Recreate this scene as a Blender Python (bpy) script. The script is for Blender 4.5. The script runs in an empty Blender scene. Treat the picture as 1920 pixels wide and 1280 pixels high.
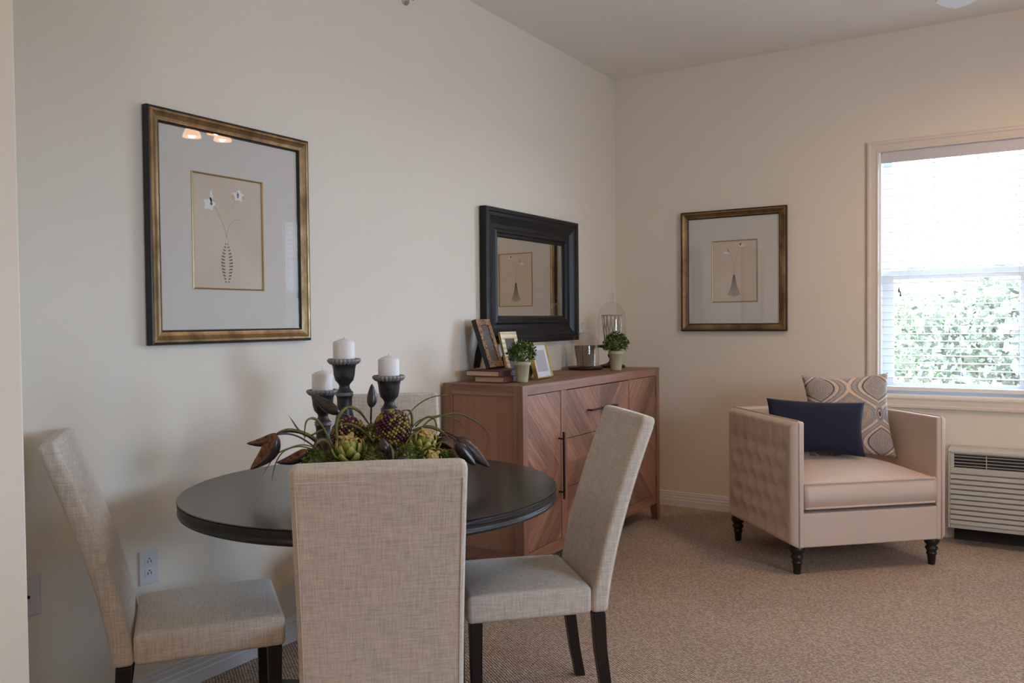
import bpy, bmesh, math, random
from math import sin, cos, pi, radians, sqrt
from mathutils import Vector, Matrix
random.seed(7)
S = bpy.context.scene
COL = S.collection

# ------------------------------------------------------------------ camera
CAM = Vector((2.54513, -5.44558, 1.28012))
YAW, PITCH, ROLL, FPX = 0.5604, -0.0252, -0.0099, 1577.36
fw = Vector((-sin(YAW)*cos(PITCH), cos(YAW)*cos(PITCH), sin(PITCH)))
rt = Vector((cos(YAW), sin(YAW), 0)); up = rt.cross(fw)
r2 = cos(ROLL)*rt + sin(ROLL)*up; u2 = -sin(ROLL)*rt + cos(ROLL)*up
cd = bpy.data.cameras.new('camera'); cam = bpy.data.objects.new('camera', cd); COL.objects.link(cam)
M = Matrix((r2, u2, -fw)).transposed().to_4x4(); M.translation = CAM
cam.matrix_world = M
cd.sensor_width = 36; cd.lens = FPX/1920*36; cd.clip_start = 0.05; cd.clip_end = 400
S.camera = cam

# ------------------------------------------------------------------ world, sun, daylight, exposure
w = bpy.data.worlds.new('sky'); S.world = w; w.use_nodes = True
bg = w.node_tree.nodes['Background']; bg.inputs[0].default_value = (0.655, 0.90, 1.20, 1); bg.inputs[1].default_value = 20.5
S.view_settings.view_transform = 'Standard'; S.view_settings.look = 'None'
S.view_settings.gamma = 1; S.view_settings.use_curve_mapping = False
S.view_settings.exposure = 0.0
def add_light(name, kind, loc, energy, color=(1, 1, 1), rot=None, size=None, sizey=None, portal=False):
    ld = bpy.data.lights.new(name, kind); ld.energy = energy; ld.color = color
    o = bpy.data.objects.new(name, ld); COL.objects.link(o); o.location = loc
    if rot: o.rotation_euler = rot
    if kind == 'AREA':
        ld.shape = 'RECTANGLE'; ld.size = size; ld.size_y = sizey or size
        if portal: ld.cycles.is_portal = True
    return o
sun = add_light('sun', 'SUN', (0, -10, 12), 12.0, (1.0, 0.95, 0.86), rot=(radians(48), 0, radians(-25)))
sun.data.angle = radians(2)
# daylight through the far-wall window and an added, unseen window on the right
add_light('window_daylight_portal', 'AREA', (2.54, 0.16, 1.54), 1, rot=(radians(-90), 0, 0), size=1.66, sizey=1.52, portal=True)
add_light('side_daylight_portal', 'AREA', (4.92, -3.18, 1.45), 1, rot=(0, radians(90), 0), size=0.9, sizey=1.1, portal=True)
kl = add_light('rear_fill_lamp', 'POINT', (3.1, -6.7, 2.7), 34, (1.0, 0.76, 0.54)); kl.data.shadow_soft_size = 0.18  # unseen warm fill lamp added behind the camera, without a fixture
S.cycles.max_bounces = 10; S.cycles.diffuse_bounces = 8; S.cycles.glossy_bounces = 4
S.cycles.transmission_bounces = 8; S.cycles.transparent_max_bounces = 24
S.cycles.caustics_reflective = False; S.cycles.caustics_refractive = False
S.cycles.sample_clamp_indirect = 6
S.cycles.use_denoising = True

# ------------------------------------------------------------------ materials
def mat(name, col=(0.5, 0.5, 0.5), rough=0.6, metal=0.0, **kw):
    m = bpy.data.materials.new(name); m.use_nodes = True
    b = m.node_tree.nodes['Principled BSDF']
    b.inputs['Base Color'].default_value = (*col, 1); b.inputs['Roughness'].default_value = rough
    b.inputs['Metallic'].default_value = metal
    for k, v in kw.items(): b.inputs[k].default_value = v
    return m
class NT:
    def __init__(s, m):
        s.m = m; s.t = m.node_tree; s.b = s.t.nodes.get('Principled BSDF')
        tc = s.t.nodes.new('ShaderNodeTexCoord'); s.obj = tc.outputs['Object']
    def lk(s, a, b): s.t.links.new(a, b)
    def n(s, k, **kw):
        x = s.t.nodes.new(k)
        for a, v in kw.items(): setattr(x, a, v)
        return x
    def put(s, inp, v):
        if hasattr(v, 'node'): s.lk(v, inp)
        else: inp.default_value = v
    def map(s, scale=(1, 1, 1), rot=(0, 0, 0), vec=None, loc=(0, 0, 0)):
        m = s.n('ShaderNodeMapping'); s.lk(vec or s.obj, m.inputs[0])
        m.inputs['Scale'].default_value = scale; m.inputs['Rotation'].default_value = rot; m.inputs['Location'].default_value = loc
        return m.outputs[0]
    def noise(s, scale, vec=None, detail=4, rough=0.55, dist=0):
        x = s.n('ShaderNodeTexNoise'); s.lk(vec or s.obj, x.inputs['Vector'])
        x.inputs['Scale'].default_value = scale; x.inputs['Detail'].default_value = detail
        x.inputs['Roughness'].default_value = rough; x.inputs['Distortion'].default_value = dist
        return x.outputs['Fac']
    def ramp(s, fac, stops):
        r = s.n('ShaderNodeValToRGB'); s.lk(fac, r.inputs[0]); e = r.color_ramp.elements
        while len(e) < len(stops): e.new(0.5)
        for i, (p, c) in enumerate(stops):
            e[i].position = p; e[i].color = (*c, 1) if len(c) == 3 else c
        return r.outputs[0]
    def math(s, op, a, b=0.0, c=None):
        x = s.n('ShaderNodeMath', operation=op); s.put(x.inputs[0], a); s.put(x.inputs[1], b)
        if c is not None: s.put(x.inputs[2], c)
        return x.outputs[0]
    def sep(s, vec=None):
        x = s.n('ShaderNodeSeparateXYZ'); s.lk(vec or s.obj, x.inputs[0]); return x.outputs
    def comb(s, a, b, c):
        x = s.n('ShaderNodeCombineXYZ')
        for i, v in enumerate((a, b, c)): s.put(x.inputs[i], v)
        return x.outputs[0]
    def mix(s, fac, a, b, mode='MIX'):
        x = s.n('ShaderNodeMix', data_type='RGBA', blend_type=mode); s.put(x.inputs[0], fac)
        s.put(x.inputs[6], a if hasattr(a, 'node') else (*a, 1)); s.put(x.inputs[7], b if hasattr(b, 'node') else (*b, 1))
        return x.outputs[2]
    def col(s, v): s.lk(v, s.b.inputs['Base Color'])
    def rough(s, v): s.lk(v, s.b.inputs['Roughness'])
    def bump(s, h, strength=0.3, dist=0.002, after=None):
        x = s.n('ShaderNodeBump'); s.lk(h, x.inputs['Height']); x.inputs['Strength'].default_value = strength
        x.inputs['Distance'].default_value = dist
        if after: s.lk(after, x.inputs['Normal'])
        s.lk(x.outputs[0], s.b.inputs['Normal']); return x.outputs[0]

WALLC = (0.765, 0.70, 0.60)
def paint(name, c, rough=0.75, b=0.12):
    m = mat(name, c, rough); t = NT(m)
    n1 = t.noise(3.0); t.col(t.ramp(n1, [(0.3, tuple(x*0.985 for x in c)), (0.7, c)]))
    t.bump(t.noise(220, detail=3), b, 0.0006); return m
m_wall = paint('wall_paint', WALLC)
m_ceil = paint('ceiling_paint', (0.84, 0.80, 0.74), 0.85)
m_trim = paint('trim_white', (0.72, 0.72, 0.74), 0.4, 0.03)
m_casing = paint('casing_paint', (0.70, 0.635, 0.56), 0.45, 0.03)
m_vinyl = mat('vinyl_window', (0.88, 0.90, 0.93), 0.35)

def make_carpet():
    m = mat('carpet_loops', (0.3, 0.22, 0.17), 0.95); t = NT(m)
    v = t.map(scale=(1/0.0115, 1/0.0100, 1), rot=(0, 0, radians(38)))
    vo = t.n('ShaderNodeTexVoronoi', feature='F1', voronoi_dimensions='2D'); t.lk(v, vo.inputs['Vector'])
    vo.inputs['Scale'].default_value = 1.0; vo.inputs['Randomness'].default_value = 0.18
    cell = t.n('ShaderNodeSeparateColor'); t.lk(vo.outputs['Color'], cell.inputs[0])
    base = t.ramp(cell.outputs[0], [(0.0, (0.50, 0.375, 0.29)), (0.5, (0.60, 0.465, 0.37)), (1.0, (0.70, 0.565, 0.465))])
    d = t.ramp(vo.outputs['Distance'], [(0.26, (1, 1, 1)), (0.64, (0.22, 0.18, 0.16))])  # shade in the crevices between loops, put into the colour
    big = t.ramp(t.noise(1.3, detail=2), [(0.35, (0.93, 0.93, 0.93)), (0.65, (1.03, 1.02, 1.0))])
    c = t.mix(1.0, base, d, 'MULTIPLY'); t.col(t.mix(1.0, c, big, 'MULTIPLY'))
    h = t.math('SUBTRACT', 1.0, vo.outputs['Distance'])
    t.bump(h, 0.9, 0.006); t.b.inputs['Specular IOR Level'].default_value = 0.1
    return m
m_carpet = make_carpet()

def linen(name, c):
    m = mat(name, c, 0.9); t = NT(m)
    tc = t.obj.node; nz = t.math('GREATER_THAN', t.math('ABSOLUTE', t.sep(tc.outputs['Normal'])[2]), 0.72)
    def mx(fac, p, q): return t.math('ADD', t.math('MULTIPLY', fac, q), t.math('MULTIPLY', t.math('SUBTRACT', 1.0, fac), p))
    a = mx(nz, t.noise(1, t.map((22, 22, 300)), 2), t.noise(1, t.map((300, 22, 4)), 2)); nx = t.math('GREATER_THAN', t.math('ABSOLUTE', t.sep(tc.outputs['Normal'])[0]), 0.7)
    b = mx(nz, mx(nx, t.noise(1, t.map((300, 22, 22)), 2), t.noise(1, t.map((22, 300, 22)), 2)), t.noise(1, t.map((22, 300, 4)), 2))
    s = t.math('ADD', a, b); s = t.math('MULTIPLY', s, 0.5)
    t.col(t.ramp(s, [(0.34, tuple(x*0.76 for x in c)), (0.5, c), (0.66, tuple(min(1, x*1.20) for x in c))]))
    t.bump(s, 0.25, 0.001); t.b.inputs['Sheen Weight'].default_value = 0.25; t.b.inputs['Specular IOR Level'].default_value = 0.2
    return m
m_linen = linen('chair_linen', (0.60, 0.525, 0.45))
m_linen_seam = mat('linen_seam', (0.66, 0.58, 0.50), 0.9)

def velvetish(name, c, sheen=0.3, rough=0.6):
    m = mat(name, c, rough); t = NT(m)
    t.bump(t.noise(500, detail=2), 0.15, 0.0005); t.b.inputs['Sheen Weight'].default_value = sheen
    return m
m_arm = velvetish('armchair_fabric', (0.60, 0.475, 0.39), 0.15, 0.5)
m_navy = velvetish('navy_velvet', (0.004, 0.006, 0.026), 0.03, 0.9)
m_black = mat('black_lacquer', (0.012, 0.009, 0.009), 0.32)
m_espresso = mat('espresso_leg', (0.010, 0.006, 0.006), 0.38)

def tabletop():
    m = mat('dark_table_wood', (0.016, 0.012, 0.011), 0.21); t = NT(m)
    g = t.noise(1, t.map((3, 60, 3), (0, 0, radians(32))), 5)
    t.col(t.ramp(g, [(0.3, (0.010, 0.008, 0.008)), (0.7, (0.028, 0.021, 0.019))]))
    t.bump(g, 0.12, 0.001); t.b.inputs['Specular IOR Level'].default_value = 0.6; return m
m_table = tabletop()
def tableedge():
    m = mat('table_edge_distressed', (0.018, 0.014, 0.016), 0.38); t = NT(m)
    g = t.noise(1, t.map((7, 7, 130)), 5, dist=0.4)
    t.col(t.ramp(g, [(0.35, (0.008, 0.006, 0.006)), (0.62, (0.022, 0.018, 0.018)), (0.74, (0.10, 0.055, 0.022))]))
    t.bump(g, 0.8, 0.004); return m
m_tedge = tableedge()

def wood(name, dark, mid, light, axis='z', rot=0.0):
    m = mat(name, mid, 0.5); t = NT(m)
    sc = {'x': (1.6, 26, 26), 'y': (26, 1.6, 26), 'z': (26, 26, 1.6)}[axis]
    g = t.noise(1, t.map(sc), 6, 0.6, 0.8)
    t.col(t.ramp(g, [(0.28, dark), (0.5, mid), (0.75, light)]))
    t.bump(g, 0.15, 0.001); return m
WD, WM, WL = (0.15, 0.066, 0.036), (0.25, 0.118, 0.068), (0.36, 0.185, 0.115)
m_wz = wood('sideboard_wood_upright', WD, WM, WL, 'z'); m_wy = wood('sideboard_wood_rail', WD, WM, WL, 'y'); m_wx = wood('sideboard_wood_side', WD, WM, WL, 'x')
m_wpanel = wood('sideboard_side_panel', (0.25, 0.118, 0.068), (0.31, 0.150, 0.088), (0.36, 0.182, 0.110), 'z')
def chevron(yc, zc):
    m = mat('chevron_planks', WM, 0.52); t = NT(m)
    x, y, z = t.sep()
    u = t.math('ABSOLUTE', t.math('SUBTRACT', y, yc)); dz = t.math('SUBTRACT', z, zc); v = t.math('ABSOLUTE', dz)
    p = t.math('SUBTRACT', u, v); q = t.math('ADD', u, v)
    k = t.math('FLOOR', t.math('DIVIDE', p, 0.118))
    side = t.math('ADD', t.math('MULTIPLY', t.math('SIGN', t.math('SUBTRACT', y, yc)), 13.7), t.math('MULTIPLY', t.math('SIGN', dz), 5.3))
    wn = t.n('ShaderNodeTexWhiteNoise', noise_dimensions='2D'); t.lk(t.comb(k, side, 0.0), wn.inputs['Vector'])
    tone = t.ramp(wn.outputs['Value'], [(0.0, (0.62, 0.60, 0.58)), (0.5, (0.95, 0.95, 0.93)), (1.0, (1.35, 1.33, 1.30))])
    g = t.noise(1, t.comb(t.math('MULTIPLY', p, 42.0), t.math('MULTIPLY', q, 3.2), t.math('MULTIPLY', k, 3.1)), 6, 0.65, 0.5)
    base = t.ramp(g, [(0.25, WD), (0.5, WM), (0.78, (0.40, 0.215, 0.135))])
    col = t.mix(1.0, base, tone, 'MULTIPLY')
    fr = t.math('FRACT', t.math('DIVIDE', p, 0.118)); gap = t.math('LESS_THAN', t.math('MINIMUM', fr, t.math('SUBTRACT', 1.0, fr)), 0.008)
    saw = t.noise(1, t.comb(t.math('MULTIPLY', q, 190.0), t.math('MULTIPLY', p, 2.0), 0.0), 2)
    t.col(t.mix(gap, col, (0.07, 0.03, 0.018))); t.bump(t.math('ADD', g, t.math('MULTIPLY', saw, 0.5)), 0.35, 0.0012); return m

m_gold = mat('antique_gold', (0.40, 0.25, 0.10), 0.32, 0.85)
t = NT(m_gold); g = t.noise(1, t.map((4, 9, 5)), 5, 0.65)
t.col(t.ramp(g, [(0.3, (0.10, 0.055, 0.025)), (0.5, (0.24, 0.145, 0.065)), (0.75, (0.42, 0.28, 0.14))])); t.rough(t.ramp(g, [(0.3, (0.5,)*3), (0.7, (0.3,)*3)]))
m_fillet = mat('gold_fillet', (0.45, 0.30, 0.13), 0.35, 0.8)
m_fblack = mat('frame_black', (0.012, 0.010, 0.011), 0.4)
m_mat = mat('mat_board', (0.66, 0.63, 0.585), 0.9)
m_print = mat('print_paper', (0.64, 0.545, 0.43), 0.9)
t = NT(m_print); t.col(t.ramp(t.noise(4, detail=3), [(0.35, (0.62, 0.515, 0.41)), (0.65, (0.67, 0.58, 0.47))]))
m_ink = mat('ink_dark', (0.15, 0.12, 0.13), 0.9); m_stem = mat('ink_stem', (0.42, 0.32, 0.25), 0.9)
m_white = mat('ink_white', (0.80, 0.79, 0.82), 0.9); m_blush = mat('ink_blush', (0.62, 0.44, 0.30), 0.9)
def thin_glass(name, ior=1.5, tint=(1, 1, 1), rough=0.0, boost=1.0):
    m = bpy.data.materials.new(name); m.use_nodes = True; t = m.node_tree; t.nodes.clear()
    o = t.nodes.new('ShaderNodeOutputMaterial'); mx = t.nodes.new('ShaderNodeMixShader')
    lw = t.nodes.new('ShaderNodeLayerWeight'); lw.inputs['Blend'].default_value = 0.5
    pw = t.nodes.new('ShaderNodeMath'); pw.operation = 'POWER'; pw.inputs[1].default_value = 5.0; t.links.new(lw.outputs['Facing'], pw.inputs[0])
    f0 = ((ior-1)/(ior+1))**2; fr = t.nodes.new('ShaderNodeMath'); fr.operation = 'MULTIPLY_ADD'; fr.inputs[1].default_value = 1-f0; fr.inputs[2].default_value = f0; t.links.new(pw.outputs[0], fr.inputs[0]); tr = t.nodes.new('ShaderNodeBsdfTransparent'); tr.inputs[0].default_value = (*tint, 1)
    gl = t.nodes.new('ShaderNodeBsdfGlossy'); gl.inputs['Roughness'].default_value = rough
    mu = t.nodes.new('ShaderNodeMath'); mu.operation = 'MULTIPLY'; mu.inputs[1].default_value = boost; mu.use_clamp = True
    t.links.new(fr.outputs[0], mu.inputs[0]); t.links.new(mu.outputs[0], mx.inputs[0])
    t.links.new(tr.outputs[0], mx.inputs[1]); t.links.new(gl.outputs[0], mx.inputs[2]); t.links.new(mx.outputs[0], o.inputs[0]); return m
m_picglass = thin_glass('picture_glass', 1.5)
m_winglass = thin_glass('window_glass', 1.35)
m_domeglass = thin_glass('dome_glass', 1.55, (0.97, 0.975, 0.97), 0.0, 1.2)
m_mirror = mat('mirror_silver', (0.86, 0.86, 0.83), 0.0, 1.0)
m_mframe = mat('mirror_frame_black', (0.006, 0.005, 0.007), 0.33, **{'Specular IOR Level': 0.3})
m_slat = mat('blind_slat', (0.90, 0.91, 0.94), 0.4, **{'Transmission Weight': 0.0})
m_valance = mat('blind_valance', (0.62, 0.60, 0.64), 0.5)
m_cord = mat('cord_white', (0.8, 0.8, 0.82), 0.8); m_tassel = mat('tassel_grey', (0.13, 0.11, 0.12), 0.6)
m_ptac = mat('ac_plastic', (0.50, 0.475, 0.42), 0.5); m_ptdark = mat('ac_dark', (0.03, 0.022, 0.025), 0.7)
m_plate = mat('outlet_plastic', (0.66, 0.66, 0.70), 0.35); m_slot = mat('outlet_slot', (0.01, 0.01, 0.01), 0.6)
m_wax = mat('candle_wax', (0.85, 0.84, 0.84), 0.5, **{'Subsurface Weight': 0.25, 'Subsurface Radius': (0.01, 0.008, 0.006)})
m_wick = mat('wick', (0.5, 0.45, 0.4), 0.9)
def pewter():
    m = mat('dark_pewter', (0.05, 0.048, 0.055), 0.4, 0.35); t = NT(m)
    g = t.noise(38, detail=5)
    t.col(t.ramp(g, [(0.35, (0.022, 0.020, 0.024)), (0.6, (0.060, 0.058, 0.066)), (0.8, (0.11, 0.10, 0.11))])); t.bump(g, 0.2, 0.001); return m
m_pew = pewter(); m_pewlight = mat('worn_silver_rim', (0.30, 0.29, 0.30), 0.45, 0.3)

def ob_name(o, n): o.name = n
def link(name, me, m=None, parent=None, smooth=True):
    o = bpy.data.objects.new(name, me); COL.objects.link(o)
    for mm in (m if isinstance(m, (list, tuple)) else [m]):
        if mm is not None: me.materials.append(mm)
    if smooth: me.polygons.foreach_set('use_smooth', [True]*len(me.polygons))
    if parent: o.parent = parent
    return o
def obj(name, bm, m, parent=None, smooth=False, bevel=0, seg=2, sub=0):
    bmesh.ops.recalc_face_normals(bm, faces=bm.faces) if not getattr(obj, 'norecalc', False) else None
    me = bpy.data.meshes.new(name); bm.to_mesh(me); bm.free()
    o = link(name, me, m, parent, smooth or bevel > 0 or sub > 0)
    if bevel:
        b = o.modifiers.new('bevel', 'BEVEL'); b.width = bevel; b.segments = seg; b.limit_method = 'ANGLE'; b.angle_limit = radians(40); b.harden_normals = True
    if sub:
        s = o.modifiers.new('sub', 'SUBSURF'); s.levels = sub; s.render_levels = sub
    return o
def thing(name, label, cat, loc=(0, 0, 0), rz=0, group=None):
    o = bpy.data.objects.new(name, None); COL.objects.link(o); o.location = loc; o.rotation_euler = (0, 0, rz)
    o.empty_display_size = 0.1
    o['label'] = label; o['category'] = cat
    if group: o['group'] = group
    return o
def tag(o, label, cat, group=None, kind=None):
    o['label'] = label; o['category'] = cat
    if group: o['group'] = group
    if kind: o['kind'] = kind
    return o
def struct(o, label=None, cat=None):
    o['kind'] = 'structure'
    if label: o['label'] = label
    if cat: o['category'] = cat
    return o
def dup(root, loc, rz, label, group=None):
    r = root.copy(); COL.objects.link(r); r.location = loc; r.rotation_euler = (0, 0, rz); r['label'] = label
    if group: r['group'] = group
    for ch in list(root.children):
        c = ch.copy(); COL.objects.link(c); c.parent = r
        for gch in ch.children:
            d = gch.copy(); COL.objects.link(d); d.parent = c
    return r
# ------------------------------------------------------------------ mesh helpers
def box(bm, x0, x1, y0, y1, z0, z1, mi=0):
    v = [bm.verts.new(p) for p in ((x0,y0,z0),(x1,y0,z0),(x1,y1,z0),(x0,y1,z0),(x0,y0,z1),(x1,y0,z1),(x1,y1,z1),(x0,y1,z1))]
    for f in ((0,3,2,1),(4,5,6,7),(0,1,5,4),(1,2,6,5),(2,3,7,6),(3,0,4,7)):
        bm.faces.new([v[i] for i in f]).material_index = mi
    return v
def B(*boxes):
    bm = bmesh.new()
    for b in boxes: box(bm, *b)
    return bm
def lathe(bm, prof, seg=32, c=(0, 0, 0), rf=None, mi=0, smooth=True):
    rings = []
    for r, z in prof:
        if r < 1e-6: rings.append([bm.verts.new((c[0], c[1], c[2]+z))]); continue
        rings.append([bm.verts.new((c[0]+(r*(rf(2*pi*i/seg, z) if rf else 1))*cos(2*pi*i/seg), c[1]+(r*(rf(2*pi*i/seg, z) if rf else 1))*sin(2*pi*i/seg), c[2]+z)) for i in range(seg)])
    for a, b in zip(rings, rings[1:]):
        if len(a) == 1 and len(b) == 1: continue
        for i in range(seg):
            j = (i+1) % seg
            if len(a) == 1: f = (a[0], b[i], b[j])
            elif len(b) == 1: f = (a[i], a[j], b[0])
            else: f = (a[i], a[j], b[j], b[i])
            bm.faces.new(f).material_index = mi
    return rings
def LA(prof, seg=32, c=(0, 0, 0), rf=None):
    bm = bmesh.new(); lathe(bm, prof, seg, c, rf); return bm
def tube(bm, pts, r, seg=8, closed=False, cap=True, mi=0):
    pts = [Vector(p) for p in pts]; n = len(pts); rr = r if isinstance(r, (list, tuple)) else [r]*n
    rings = []; prev = None
    for i, p in enumerate(pts):
        a = pts[(i-1) % n] if (i > 0 or closed) else p; b = pts[(i+1) % n] if (i < n-1 or closed) else p
        t = (b-a).normalized()
        if prev is None:
            ref = Vector((0, 0, 1)) if abs(t.z) < 0.9 else Vector((1, 0, 0)); x = t.cross(ref).normalized()
        else:
            x = (prev - t*prev.dot(t)).normalized()
        prev = x; y = t.cross(x)
        rings.append([bm.verts.new(p + (x*cos(2*pi*k/seg)+y*sin(2*pi*k/seg))*rr[i]) for k in range(seg)])
    for i in range(n if closed else n-1):
        a, b = rings[i], rings[(i+1) % n]
        for k in range(seg): bm.faces.new((a[k], a[(k+1) % seg], b[(k+1) % seg], b[k])).material_index = mi
    if cap and not closed:
        bm.faces.new(rings[0][::-1]).material_index = mi; bm.faces.new(rings[-1]).material_index = mi
def T(pts, r, seg=8, closed=False):
    bm = bmesh.new(); tube(bm, pts, r, seg, closed); return bm
def framesweep(bm, rect, prof, mp, mi=0):
    # rect (u0,u1,v0,v1) outer; prof list of (inset, depth); mp(u,v,n)
    u0, u1, v0, v1 = rect; loops = []
    for ins, d in prof:
        loops.append([bm.verts.new(mp(u, v, d)) for u, v in ((u0+ins, v0+ins), (u1-ins, v0+ins), (u1-ins, v1-ins), (u0+ins, v1-ins))])
    for a, b in zip(loops, loops[1:]):
        for k in range(4): bm.faces.new((a[k], a[(k+1) % 4], b[(k+1) % 4], b[k])).material_index = mi
def FS(rect, prof, mp):
    bm = bmesh.new(); framesweep(bm, rect, prof, mp); return bm
def mbox(bm, mp, u0, u1, v0, v1, n0, n1):
    v = [bm.verts.new(mp(*p)) for p in ((u0,v0,n0),(u1,v0,n0),(u1,v1,n0),(u0,v1,n0),(u0,v0,n1),(u1,v0,n1),(u1,v1,n1),(u0,v1,n1))]
    for f in ((0,3,2,1),(4,5,6,7),(0,1,5,4),(1,2,6,5),(2,3,7,6),(3,0,4,7)): bm.faces.new([v[i] for i in f])
def MB(mp, *a):
    bm = bmesh.new(); mbox(bm, mp, *a); return bm
def bez(pts, n=16):
    # Catmull-Rom through points
    P = [Vector(p) for p in pts]; P = [P[0]*2-P[1]] + P + [P[-1]*2-P[-2]]; out = []
    for i in range(1, len(P)-2):
        for k in range(n):
            t = k/n; a, b, c, d = P[i-1], P[i], P[i+1], P[i+2]
            out.append(0.5*((2*b)+(-a+c)*t+(2*a-5*b+4*c-d)*t*t+(-a+3*b-3*c+d)*t**3))
    out.append(P[-2]); return out

# ------------------------------------------------------------------ the room
H = 2.959
WX0, WX1, WZ0, WZ1 = 1.727, 3.36, 0.81, 2.268
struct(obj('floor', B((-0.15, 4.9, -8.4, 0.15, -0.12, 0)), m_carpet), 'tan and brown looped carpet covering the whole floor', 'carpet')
struct(obj('ceiling', B((-0.15, 4.9, -8.4, 0.15, H, H+0.12)), m_ceil), 'plain off white ceiling', 'ceiling')
struct(obj('wall_left', B((-0.15, 0, -8.4, 0.15, 0, H)), m_wall), 'long cream wall behind the dining table', 'wall')
struct(obj('wall_far', B((0, WX0, 0, 0.15, 0, H), (WX1, 4.9, 0, 0.15, 0, H), (WX0, WX1, 0, 0.15, 0, WZ0), (WX0, WX1, 0, 0.15, WZ1, H)), m_wall), 'cream wall that holds the window', 'wall')
struct(obj('wall_right', B((4.75, 4.9, -8.4, -3.73, 0, H), (4.75, 4.9, -2.63, 0, 0, H), (4.75, 4.9, -3.73, -2.63, 1.9, H), (4.75, 4.9, -3.73, -2.63, 0, 1.0)), m_wall))
struct(obj('wall_back', B((0, 4.75, -8.4, -8.25, 0, H)), m_wall))
struct(obj('wall_stub', B((0.0, 0.934, -4.74, -4.60, 0, H)), m_wall, bevel=0.006), 'pale end of a short wall at the left edge', 'wall')
def baseboard(name, a, b, nrm, label):
    a, b, nrm = Vector(a), Vector(b), Vector(nrm)
    prof = [(0, 0), (0.014, 0), (0.014, 0.043), (0.0115, 0.047), (0.0115, 0.062), (0.009, 0.066), (0.009, 0.082), (0.0065, 0.087), (0.0065, 0.096), (0, 0.099)]
    bm = bmesh.new(); L = [[bm.verts.new(p + nrm*d + Vector((0, 0, z))) for d, z in prof] for p in (a, b)]
    for i in range(len(prof)-1): bm.faces.new((L[0][i], L[1][i], L[1][i+1], L[0][i+1]))
    bm.faces.new(L[0]); bm.faces.new(L[1])
    return struct(obj(name, bm, m_trim), label, 'baseboard')
baseboard('baseboard_left', (0, -4.6, 0), (0, 0, 0), (1, 0, 0), 'white moulded baseboard along the long left wall')
baseboard('baseboard_far', (0.014, 0, 0), (2.1, 0, 0), (0, -1, 0), 'white moulded baseboard under the window wall')

# window: casing, jamb, sashes with grilles, panes
win = struct(thing('window_1', 'wide white double hung window behind the blind', 'window', (0, 0, 0)))
bm = bmesh.new()
FW = lambda u, v, n: (u, -n, v)
framesweep(bm, (1.661, 3.426, 0.738, 2.323), [(0, 0), (0, 0.016), (0.006, 0.021), (0.018, 0.021), (0.024, 0.016), (0.050, 0.014), (0.056, 0.017), (0.064, 0.017), (0.066, 0.010), (0.066, 0)], FW)
obj('window_casing', bm, m_casing, win)
bm = bmesh.new()
framesweep(bm, (WX0, WX1, WZ0, WZ1), [(0, 0), (0.0, -0.15), (0.012, -0.15), (0.012, -0.001), (0, 0)], FW)
obj('window_jamb', bm, m_vinyl, win)
obj('mullion', B((2.512, 2.575, 0.075, 0.14, WZ0+0.012, WZ1-0.012)), m_vinyl, win, bevel=0.003)
for (a, b) in ((1.739, 2.512), (2.575, 3.348)):
    # upper sash (outer)
    s = bmesh.new(); zt, zm = WZ1-0.012, 1.545
    for bx in ((a, a+0.045, 0.105, 0.135, zm-0.03, zt), (b-0.045, b, 0.105, 0.135, zm-0.03, zt), (a+0.045, b-0.045, 0.105, 0.135, zt-0.045, zt), (a+0.045, b-0.045, 0.105, 0.135, zm-0.03, zm+0.01)): box(s, *bx)
    us = obj('window_sash', s, m_vinyl, win, bevel=0.002)
    g = bmesh.new(); wdt = (b-a-0.09)/3
    for k in (1, 2): box(g, a+0.045+wdt*k-0.006, a+0.045+wdt*k+0.006, 0.116, 0.124, zm, zt-0.045)
    for k in range(3): box(g, a+0.045+wdt*k+(0.006 if k else 0), a+0.045+wdt*(k+1)-(0.006 if k < 2 else 0), 0.116, 0.124, 1.85, 1.862)
    obj('grille', g, m_vinyl, us)
    obj('pane', B((a+0.04, b-0.04, 0.1275, 0.1295, zm, zt-0.04)), m_winglass, us)
    s = bmesh.new(); zb = WZ0+0.012
    for bx in ((a, a+0.06, 0.07, 0.10, zb, 1.556), (b-0.06, b, 0.07, 0.10, zb, 1.556), (a+0.06, b-0.06, 0.07, 0.10, zb, zb+0.06), (a+0.06, b-0.06, 0.07, 0.10, 1.50, 1.556)): box(s, *bx)
    ls = obj('window_sash', s, m_vinyl, win, bevel=0.002)
    obj('pane', B((a+0.055, b-0.055, 0.083, 0.085, zb+0.055, 1.505)), m_winglass, ls)
    for k in (0.2, 0.8): obj('sash_lock', B((a+(b-a)*k-0.03, a+(b-a)*k+0.03, 0.078, 0.10, 1.556, 1.565), (a+(b-a)*k-0.008, a+(b-a)*k+0.02, 0.07, 0.09, 1.565, 1.572)), m_vinyl, ls)
d = struct(thing('added_side_window', 'small unseen window added to the right hand wall for side light', 'window', (0, 0, 0)))  # unseen window, added and sized for daylight from the right
RW = lambda u, v, n: (4.80+n, u, v)
obj('window_frame', FS((-3.73, -2.63, 1.0, 1.9), [(0, 0.05), (0, -0.05), (0.04, -0.05), (0.04, 0.05), (0, 0.05)], RW), m_vinyl, d)
obj('pane', B((4.80, 4.803, -3.69, -2.67, 1.04, 1.86)), m_winglass, d)

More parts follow.
